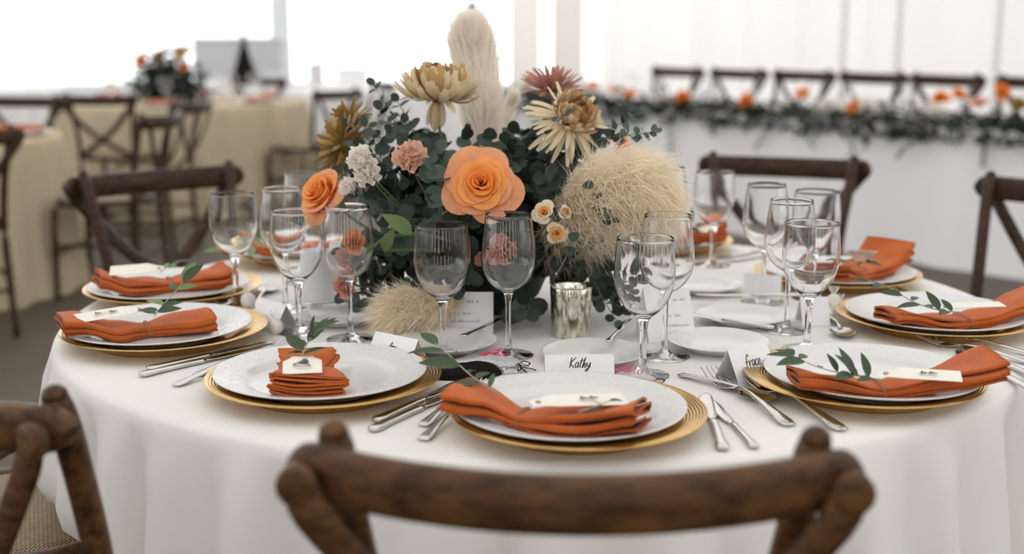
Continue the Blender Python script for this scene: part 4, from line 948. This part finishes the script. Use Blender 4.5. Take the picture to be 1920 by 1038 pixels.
for px, py, y, pr, sz, kd, lab, lf in (
    (700, 160, 2.24, 13, .034, 'mid', 'eucalyptus stem whose tip is highest at the upper left', .0), (655, 235, 2.14, 10, .034, 'mid', 'eucalyptus stem crossing before the smaller ochre chrysanthemum', .02),
    (745, 190, 2.20, 11, .034, 'dark', 'eucalyptus stem left of the high chrysanthemum', .0), (765, 230, 2.06, 9, .036, 'dark', 'dark eucalyptus stem under the high chrysanthemum', .0),
    (1228, 246, 2.06, 15, .026, 'mid', 'fine eucalyptus stem reaching farthest right over the pampas', .07), (1190, 215, 2.16, 11, .028, 'mid', 'eucalyptus stem rising right of the cream chrysanthemum', .04),
    (878, 245, 2.16, 8, .026, 'dark', 'eucalyptus stem before the foot of the tall plume', -.02), (960, 195, 2.3, 8, .034, 'mid', 'eucalyptus stem behind the slim plume', .0),
    (808, 318, 1.965, 4, .056, 'grey', 'blue-grey eucalyptus stem with broad leaves left of the large rose', .0), (825, 300, 1.97, 3, .050, 'grey', 'blue-grey eucalyptus stem tip touching the peach carnation', .02),
    (1150, 410, 1.96, 9, .030, 'dark', 'dark eucalyptus stem hanging across the right-hand pampas', .06), (862, 545, 2.0, 5, .042, 'grey', 'blue-grey eucalyptus stem dipping over the menu card', .04),
    (1155, 600, 2.0, 12, .034, 'mid', 'eucalyptus stem trailing onto the cloth right of the votive', .10), (1000, 585, 2.05, 10, .034, 'mid', 'eucalyptus stem trailing down behind the silver votive', .10),
    (1110, 545, 2.04, 9, .038, 'grey', 'blue-grey eucalyptus stem above the silver votive', .08), (640, 320, 2.12, 9, .034, 'dark', 'eucalyptus stem behind the left white carnations', .03),
    (715, 205, 2.16, 12, .038, 'mid', 'leafy eucalyptus stem just below the highest left tip', .0), (690, 235, 2.10, 11, .038, 'dark', 'dark eucalyptus stem right of the larger ochre chrysanthemum', .01),
    (735, 250, 2.06, 10, .038, 'mid', 'eucalyptus stem directly above the peach carnation', .0), (665, 275, 2.10, 10, .034, 'mid', 'eucalyptus stem above the white carnations', .02),
    (1130, 250, 2.14, 11, .036, 'dark', 'dark eucalyptus stem under the cream chrysanthemum, right', .02), (1000, 255, 2.16, 10, .038, 'mid', 'eucalyptus stem between the slim plume and the cream chrysanthemum', .0),
    (1135, 520, 2.06, 10, .042, 'mid', 'eucalyptus stem under the right-hand pampas, above the votive', .06), (1185, 575, 2.08, 11, .040, 'dark', 'dark eucalyptus stem low behind the right goblet pair', .07),
    (1085, 575, 2.10, 10, .042, 'dark', 'dark eucalyptus stem close behind the votive rim', .06), (690, 560, 2.10, 11, .038, 'dark', 'dark eucalyptus stem low at the left behind the pampas tuft', .07), (725, 500, 2.06, 10, .040, 'mid', 'eucalyptus stem above the small pampas tuft', .05)):
    euc(toward(px, py, y, .55, lf), pr, sz, kd, lab, int(px*7+py), start=.25)
rn = random.Random(77); cnt = 0
for i in range(84):                               # the dense mass between the flowers
    g = rn.uniform(0, 2*pi) if i > 24 else rn.uniform(pi*1.05, pi*1.95); el = rn.uniform(-.10, 1.25)
    e = FC + V((.262*cos(g)*cos(el), .205*sin(g)*cos(el), .13+.205*sin(el)))
    if i > 61: g = rn.uniform(pi*1.0, pi*2.0); e = FC + V((.25*cos(g), .215*sin(g), rn.uniform(.02, .12)))
    if e.y < FC.y-.05 and e.z < TH+.14 and -.17 < e.x < .01: e.y = FC.y-.07; e.z = max(e.z, TH+.15)
    e += V((rn.uniform(-.02, .02), rn.uniform(-.02, .02), rn.uniform(-.03, .03))); e.z = max(e.z, TH+.03)
    m = B0.lerp(e, .55) + V((0, 0, .03*cos(el)))
    kd = rn.choice(('dark', 'dark', 'mid', 'mid', 'grey')); dx, dy, dz = e - FC
    sec = ('low over the cloth' if dz < .12 else 'at the top of the foliage' if dz > .28 else 'halfway up the foliage') + (', left side' if dx < -.15 else ', left of the large rose' if dx < -.05 else ', beneath the large rose' if dx < .07 else ', right of the large rose' if dx < .16 else ', right side') + (' rear' if dy > .05 else '')
    euc([B0 + (e-B0)*.08, m, e], rn.randint(6, 9), rn.uniform(.034, .046), kd, {'dark': 'deep green', 'mid': 'mid green', 'grey': 'blue-grey'}[kd] + ' eucalyptus stem ' + sec, 500+i, .25, .2)
# broad fresh green leaves and looping stalk left of the middle goblet
gl = [leaf_mesh('leaf', M['green'], .5, .2, .2)]
def broad_leaf(p0, p1, up, label, root=None):
    o = thing('green_stem', label, 'foliage', p0, 0, FG); root = root or B0
    MB().tube(bez(root-p0, (root-p0)*.5+V((0, -.03, .02)), V((0, 0, 0)), 8), .0026, 7).build('stem', M['green'], o)
    inst('leaf', gl[0], o, frame_x(p1-p0, up) @ Matrix.Scale((p1-p0).length, 4)); return o
broad_leaf(at(772, 438, y=1.985), at(722, 400, y=1.965), V((.2, -.9, .5)), 'fresh green stem with one broad pointed leaf left of the middle goblet')
broad_leaf(at(720, 470, y=1.99), at(735, 430, y=1.97), V((-.2, -.9, .2)), 'fresh green stem with a small leaf beside the left tapered glass')
sprig([at(790, 442, y=2.03), at(745, 441, y=1.99), at(715, 449, y=1.985), at(697, 470, y=1.99), at(702, 486, y=2.0)], [(1, .3, 0, .03), (.6, .9, pi, .03)], 'pale green stalk curling down beside the left tapered glass', .0034, 33, gl, 'green', FG, 'foliage', 'green_stem')
for pl, sd in (([(1062, 400), (1075, 440), (1062, 480), (1040, 520)], 41), ([(1060, 340), (1100, 345), (1130, 380), (1140, 400)], 42), ([(860, 380), (830, 400), (800, 415)], 43), ([(1010, 280), (1040, 230), (1060, 215)], 44)):
    sprig([at(x, y, y=1.945+.02*(sd-41)) for x, y in pl], [(.3, .8, 0, .02), (.55, .9, pi, .022), (.8, .8, 0, .02), (1, .2, 0, .02)],
          {41: 'thin pale twig hanging below the spray roses', 42: 'thin pale twig over the right-hand pampas', 43: 'thin pale twig under the large rose, left', 44: 'thin green twig below the cream chrysanthemum'}[sd], .0009, sd, [EL['dark'][1]], 'stem_brown', FG, 'twig', 'thin_twig')

# ------------------------------------------------------------------ the far tables and chairs
T1, T2 = V((-2.50, 9.35, 0)), V((-3.12, 6.05, 0))
table_cloth('tablecloth', T1, .93, 'cream_cloth', 'cream cloth over the blurred round table in the left background', 'cloths of the far round tables', 30, 5, .045, 240)
table_cloth('tablecloth', T2, .86, 'cream_cloth', 'cream cloth of the round table cut off at the left edge', 'cloths of the far round tables', 30, 6, .045, 240)
T3 = V((-1.2, 11.4, 0)); table_cloth('tablecloth', T3, .85, 'head_cloth', 'white cloth of the small far table behind the left chairs', 'cloths of the far round tables', 28, 7, .04, 200)
T4 = V((-5.2, 11.8, 0)); table_cloth('tablecloth', T4, .9, 'head_cloth', 'white cloth of the far table before the bright windows at left', 'cloths of the far round tables', 28, 8, .04, 200)
BG = 'cross-back chairs in the left background'
for c, to, lab in (((-2.62, 7.80), T1, 'far chair with its back to us before the cream table'), ((-1.80, 7.05), (-2.9, 7.2), 'far chair standing sideways before the cream table'),
                   ((-1.18, 8.57), T1, 'far chair at the right side of the cream table'), ((-1.0, 9.95), T1, 'farther chair right of the cream table, by the white one'),
                   ((-4.0, 8.92), T1, 'far chair at the left side of the cream table'), ((-2.98, 7.58), T2, 'far chair behind the table cut by the left edge'),
                   ((-2.18, 4.85), T2, 'tall dark chair at the left edge before the cut-off table'), ((-1.66, 5.95), T2, 'far chair right of the cut-off table at left'), ((-2.2, 10.85), T1, 'far chair beyond the cream table')):
    chair_rail_at(c, to, lab, BG, far=True)
# table top of the far cream table: centrepiece, napkins, glasses
def far_rose(loc, R, m, label, group, seed):
    o = rose(V(loc), V((-.1, -.8, .6)), R, label, (m, m, m), 12, seed, 'rose', .9, group); return o
def far_greens(name, c, ext, n, label, seed, droop=0, size=.06):
    rn = random.Random(seed); o = thing(name, label, 'greenery', c); vs = []; mb = MB()
    for i in range(n):
        p = V((rn.gauss(0, ext[0]*.5), rn.gauss(0, ext[1]*.5), abs(rn.gauss(0, ext[2]*.5)))); d = V((rn.gauss(0, 1), rn.gauss(0, 1), rn.gauss(0, .7))).normalized()
        M4 = Matrix.Translation(p) @ frame_x(d, V((rn.gauss(0, 1), -.5, 1))) @ Matrix.Scale(size*rn.uniform(.6, 1.3), 4)
        mb.add([M4 @ V(q) for q in ((0, 0, 0), (.4, -.2, .04), (1, 0, -.05), (.4, .2, .04))], [(0, 1, 2, 3)])
    q = mb.build('foliage', M['euc3'], o, False); q['kind'] = 'stuff'
    return o
c = at(312, 140, y=9.3); c.z = TH
far_greens('far_centrepiece', c + V((0, 0, .05)), (.20, .2, .22), 900, 'dark green foliage of the centrepiece on the far cream table', 3, size=.10)
vb = MB().lathe([(0, 0), (.09, 0), (.1, .02), (.12, .1), (.115, .1), (.09, .02), (0, .01)], 24).build('flower_bowl', M['grey_far'], None); vb.location = c; tag(vb, 'bowl under the flowers on the far cream table', 'bowl')
for i, (px, py, m, R, lab) in enumerate(((266, 112, 'ran', .085, 'blurred orange rose at the left of the far centrepiece'), (345, 128, 'ran', .055, 'blurred small orange rose low on the far centrepiece'), (338, 98, 'bronze2', .10, 'blurred bronze flower at the top of the far centrepiece'), (300, 104, 'mum_gold', .08, 'blurred ochre flower in the middle of the far centrepiece'))):
    far_rose(at(px, py, y=9.2), R, m, lab, 'flowers on the far cream table', 50+i)
D6 = ('right rear', 'rear', 'left rear', 'left front', 'front', 'right front')
for i in range(7):
    a = i*2*pi/7+.3; p = T1 + V((.55*cos(a), .55*sin(a), 0)); t = thing('goblet', 'blurred goblet at the ' + ('right rear', 'rear', 'left rear', 'left', 'left front', 'right front', 'right')[i] + ' of the far cream table', 'glass', (p.x, p.y, TH), 0, 'goblets on the far cream table')
    for n_, me in GLASS['goblet']: inst(n_, me, t)
for i in range(6):
    a = i*2*pi/6+.6; p = T1 + V((.72*cos(a), .72*sin(a), 0)); d = inst('dinner_plate', plate_me); d.location = (p.x, p.y, TH-.006); tag(d, 'blurred white plate at the ' + D6[i] + ' of the far cream table', 'plate', 'plates on the far cream table')
    me = MB().loft([(x, 0, .02+.004*cos(9*x), w, .012) for x, w in ((-.11, .035), (-.05, .03), (0, .022), (.05, .035), (.1, .045), (.11, .04))], 10, 3).build('napkin', M['napkin'], None); me.location = (p.x, p.y, TH+.012); me.rotation_euler = (0, 0, a+pi/2)
    tag(me, 'blurred terracotta napkin at the ' + D6[i] + ' of the far cream table', 'napkin', 'napkins on the far cream table')
p = at(38, 246, z=.02); d = inst('dinner_plate', plate_me); d.location = (p.x, p.y-.02, TH-.006); tag(d, 'white plate on the table cut off at the left edge', 'plate', 'white dinner plates')
me = MB().loft([(x, 0, .02+.004*cos(9*x), w, .014) for x, w in ((-.12, .035), (-.05, .03), (0, .022), (.05, .035), (.11, .045), (.12, .04))], 10, 3).build('napkin', M['napkin'], None); me.location = (p.x, p.y-.02, TH+.016); tag(me, 'terracotta napkin on the table cut off at the left edge', 'napkin', 'folded terracotta napkins')

# dark slim cone and pale boxes on the far serving tables, before the windows
p = at(450, 112, y=12.6); tbl = thing('serving_table', 'long white clothed serving table under the bright windows', 'table', (p.x, 13.0, 0))
MB().box((-1.3, -.4, .72), (1.3, .4, TH)).build('tabletop', M['head_cloth'], tbl, False); MB().grid(lambda u, v: (-1.3+2.6*u, -.41-.02*sin(40*u)*(1-v), TH*v), 90, 4).build('front_cloth', M['head_cloth'], tbl)
co = thing('cone_ornament', 'slim dark cone with a thin spire on the far serving table', 'ornament', (p.x, 12.8, TH))
MB().lathe([(0, 0), (.17, 0), (.15, .03), (.085, .2), (.045, .34), (.03, .40), (.016, .56), (0, .60)], 20).build('cone', M['black'], co); MB().lathe([(0, 0), (.16, 0), (.16, .02), (0, .02)], 20).build('base', M['euc3'], co)
sx0, sx1 = at(372, 90, y=14.6), at(532, 90, y=14.6); sb = thing('low_cabinet', 'low pale grey cabinet against the bright windows behind the dark cone', 'cabinet', ((sx0.x+sx1.x)/2, 14.6, 0)); sw = (sx1.x-sx0.x)/2; sh = at(450, 70, y=14.3).z
MB().box((-sw, -.25, .06), (sw, .25, sh-.03)).build('body', M['grey_far'], sb, False); MB().box((-sw-.03, -.28, sh-.03), (sw+.03, .28, sh)).build('top', M['frame'], sb, False); MB().box((-sw+.04, -.2, 0), (sw-.04, .2, .06)).build('plinth', M['grey_far'], sb, False)
for q in (-1, 1):
    dq = MB().box((min(.01*q, q*(sw-.02)), -.27, .1), (max(.01*q, q*(sw-.02)), -.25, sh-.06)).build('door', M['grey_far'], sb, False); MB().tube([(q*.05, -.29, sh*.5), (q*.05, -.29, sh*.65)], .008, 6).build('handle', M['pole'], dq)
for px, w, h, m, lab in ((590, .12, .2, 'grey_far', 'grey box on the far serving table'), (600, .05, .22, 'carn_peach', 'orange bottle-shaped tin beside the grey box, far back'), (660, .3, .16, 'card', 'white box on the far serving table, right end'), (520, .25, .1, 'grey_far', 'low grey tray on the far serving table')):
    q = at(px, 110, y=12.9); o = MB().loft([(0, 0, 0, w/2, w/2), (.005, 0, 0, w/2+.004, w/2+.004), (h-.01, 0, 0, w/2+.004, w/2+.004), (h, 0, 0, w/2, w/2), (h+.003, 0, 0, w*.4, w*.4)], 16, 8).build('storage_box', M[m], None, False)
    o.rotation_euler = (0, -pi/2, 0); o.location = (q.x, 12.9, TH); tag(o, lab, 'box')
# small dark pendant hanging high behind the tall plume
p = at(885, 16, y=11); pd = thing('pendant_lamp', 'small dark pendant hanging behind the tip of the tall plume', 'lamp', p)
MB().lathe([(0, .06), (.02, .06), (.05, .02), (.055, -.04), (.05, -.045), (.04, 0), (0, .03)], 20).build('lamp_shade', M['black'], pd); MB().tube([(0, 0, .05), (0, 0, 2.9)], .003, 6).build('cord', M['grey_far'], pd)

# ------------------------------------------------------------------ head table with garland
H0, HL = V((-.10, 9.55, 0)), 6.2                 # front line, running along DD
rz = atan2(DD.y, DD.x)
ht = thing('head_table', 'long head table under a floor-length white cloth, behind the right-hand chairs', 'table', H0, rz)
rn = random.Random(12); P4 = [rn.random()*6 for _ in range(4)]
def front(u, v):
    s = u*HL; k = 1-v; off = .05*k + .022*k*(sin(s*6+P4[0])+.6*sin(s*11+P4[1])+.4*sin(s*19+P4[2])); return (s, -off, .003+(TH-.003)*v)
MB().grid(front, 300, 8).build('front_cloth', M['head_cloth'], ht)
MB().grid(lambda u, v: (u*HL, .78*v, TH-.004*(v < .01)), 6, 3).build('top_cloth', M['head_cloth'], ht)
MB().grid(lambda u, v: (0 if u < 0 else 0, .78*u, .003+(TH-.003)*v), 4, 3).build('side_cloth', M['head_cloth'], ht)
MB().grid(lambda u, v: (HL, .78*u, .003+(TH-.003)*v), 4, 3).build('side_cloth', M['head_cloth'], ht)
def hp(s, b, z): return H0 + DD*s + DN*b + V((0, 0, z))
def s_at(px, b=0., y0=66):
    """distance along the head table seen at a photo column"""
    k = (px-960)/F_PX
    return min((abs(hp(s, b, 0).x/(hp(s, b, 0).y*cos(PITCH)+.09) - k), s) for s in [j*.01 for j in range(int(HL*100)+1)])[1]
gar = thing('garland', 'eucalyptus garland lying along the front edge of the head table', 'garland', hp(0, 0, TH), rz)
mb = MB(); rn = random.Random(21); s = .0
for i in range(2600):
    s = rn.uniform(.0, HL); d = V((rn.gauss(0, 1), rn.gauss(0, .6)-.2, rn.gauss(0, .4))).normalized(); p = V((s, .05+rn.gauss(0, .045), abs(rn.gauss(.03, .03))))
    if rn.random() < .25: p.y = -.03; p.z = -rn.random()*.07
    M4 = Matrix.Translation(p) @ frame_x(d, V((rn.gauss(0, .6), -.6, 1))) @ Matrix.Scale(rn.uniform(.05, .10), 4)
    mb.add([M4 @ V(q) for q in ((0, 0, 0), (.4, -.22, .05), (1, 0, -.08), (.4, .22, .05))], [(0, 1, 2, 3)])
q = mb.build('foliage', M['euc3'], gar, False); q['kind'] = 'stuff'
mb = MB(); rn = random.Random(23)
MB().tube([(0, .05, .02), (HL/2, .05, .02), (HL, .05, .02)], .012, 6).build('garland_cord', M['stem'], gar)
for i in range(18):                                # trailing strands over the cloth
    s = .15 + (HL-.3)*i/17 + rn.uniform(-.05, .05); L = rn.uniform(.08, .30); pts = catmull([(s, .02, .03), (s+.01, -.035, 0), (s+rn.uniform(-.03, .03), -.05, -L*.5), (s+rn.uniform(-.06, .06), -.065, -L)], 4)
    st = MB().tube(pts, .002, 4)
    for k in range(int(L/.022)):
        p = pts[min(len(pts)-1, 4+int(k*.022/L*(len(pts)-4)))]; d = V((rn.choice((-1, 1))*.8, -.3, -.7)); M4 = Matrix.Translation(p) @ frame_x(d, V((0, -1, .3))) @ Matrix.Scale(.045, 4)
        st.add([M4 @ V(q) for q in ((0, 0, 0), (.5, -.2, .03), (1, 0, 0), (.5, .2, .03))], [(0, 1, 2, 3)])
    o = st.build('trailing_strand', M['euc'], gar, False)
ORD = ('first', 'second', 'third', 'fourth', 'fifth', 'sixth', 'seventh', 'eighth', 'ninth', 'tenth', 'eleventh', 'twelfth', 'thirteenth')
GR = ((992, 148, 'ran', .055), (1112, 160, 'rose_out', .055), (1150, 168, 'carn_peach', .05), (1184, 176, 'ran', .05), (1280, 180, 'ran', .06), (1399, 188, 'ran', .06), (1505, 174, 'rose_out', .055), (1600, 200, 'ran', .055), (1760, 182, 'ran', .055), (1795, 176, 'ran', .045), (1832, 192, 'carn_pink', .05), (1872, 170, 'ran', .055), (1906, 195, 'mum_gold', .055))
for i, (px, py, m, R) in enumerate(GR):
    s = s_at(px, .03); p = hp(s, .02, 0); y = p.y; q = at(px, py, y=y); q.z = max(q.z, TH+.03)
    far_rose((p.x, p.y-.02, q.z), R*1.2, m, ORD[i]+' blossom from the left along the head table garland', 'blossoms of the head table garland', 70+i)
for i, (px, w) in enumerate(((1560, .13), (1635, .15), (1740, .12), (1470, .09), (1335, .1), (1240, .1))):
    s = s_at(px, .1); p = hp(s, .09, TH+.05)
    def puff(u, v, w=w): a = 2*pi*u; t = pi*v; r = w*(1+.12*sin(5*a)*sin(3*t)); return (r*sin(t)*cos(a), r*.6*sin(t)*sin(a), r*.55*cos(t))
    o = MB().grid(puff, 24, 12).build('pampas_tuft', M['pampas'], None); o.location = p; o.rotation_euler = (0, 0, rz); tag(o, ORD[i]+' pale tuft counted outward within the head table garland', 'pampas', 'pale tufts of the head table garland')
o = None
for i in range(14):
    p = hp(.6+i*.38, .38+.06*(i % 2), TH); t = thing('goblet', (ORD+('fourteenth',))[i] + ' blurred goblet from the left on the head table', 'glass', p, 0, 'goblets on the head table')
    for n_, me in GLASS['goblet']: inst(n_, me, t)
for i, px in enumerate((1262, 1376, 1498, 1628, 1765, 1935)):
    s = s_at(px, 1.05); c = hp(s, 1.12, 0); to = c - DN
    chair_rail_at(c, to, ORD[i]+' chair from the left behind the head table', 'cross-back chairs behind the head table', far=True, sc=1.14)
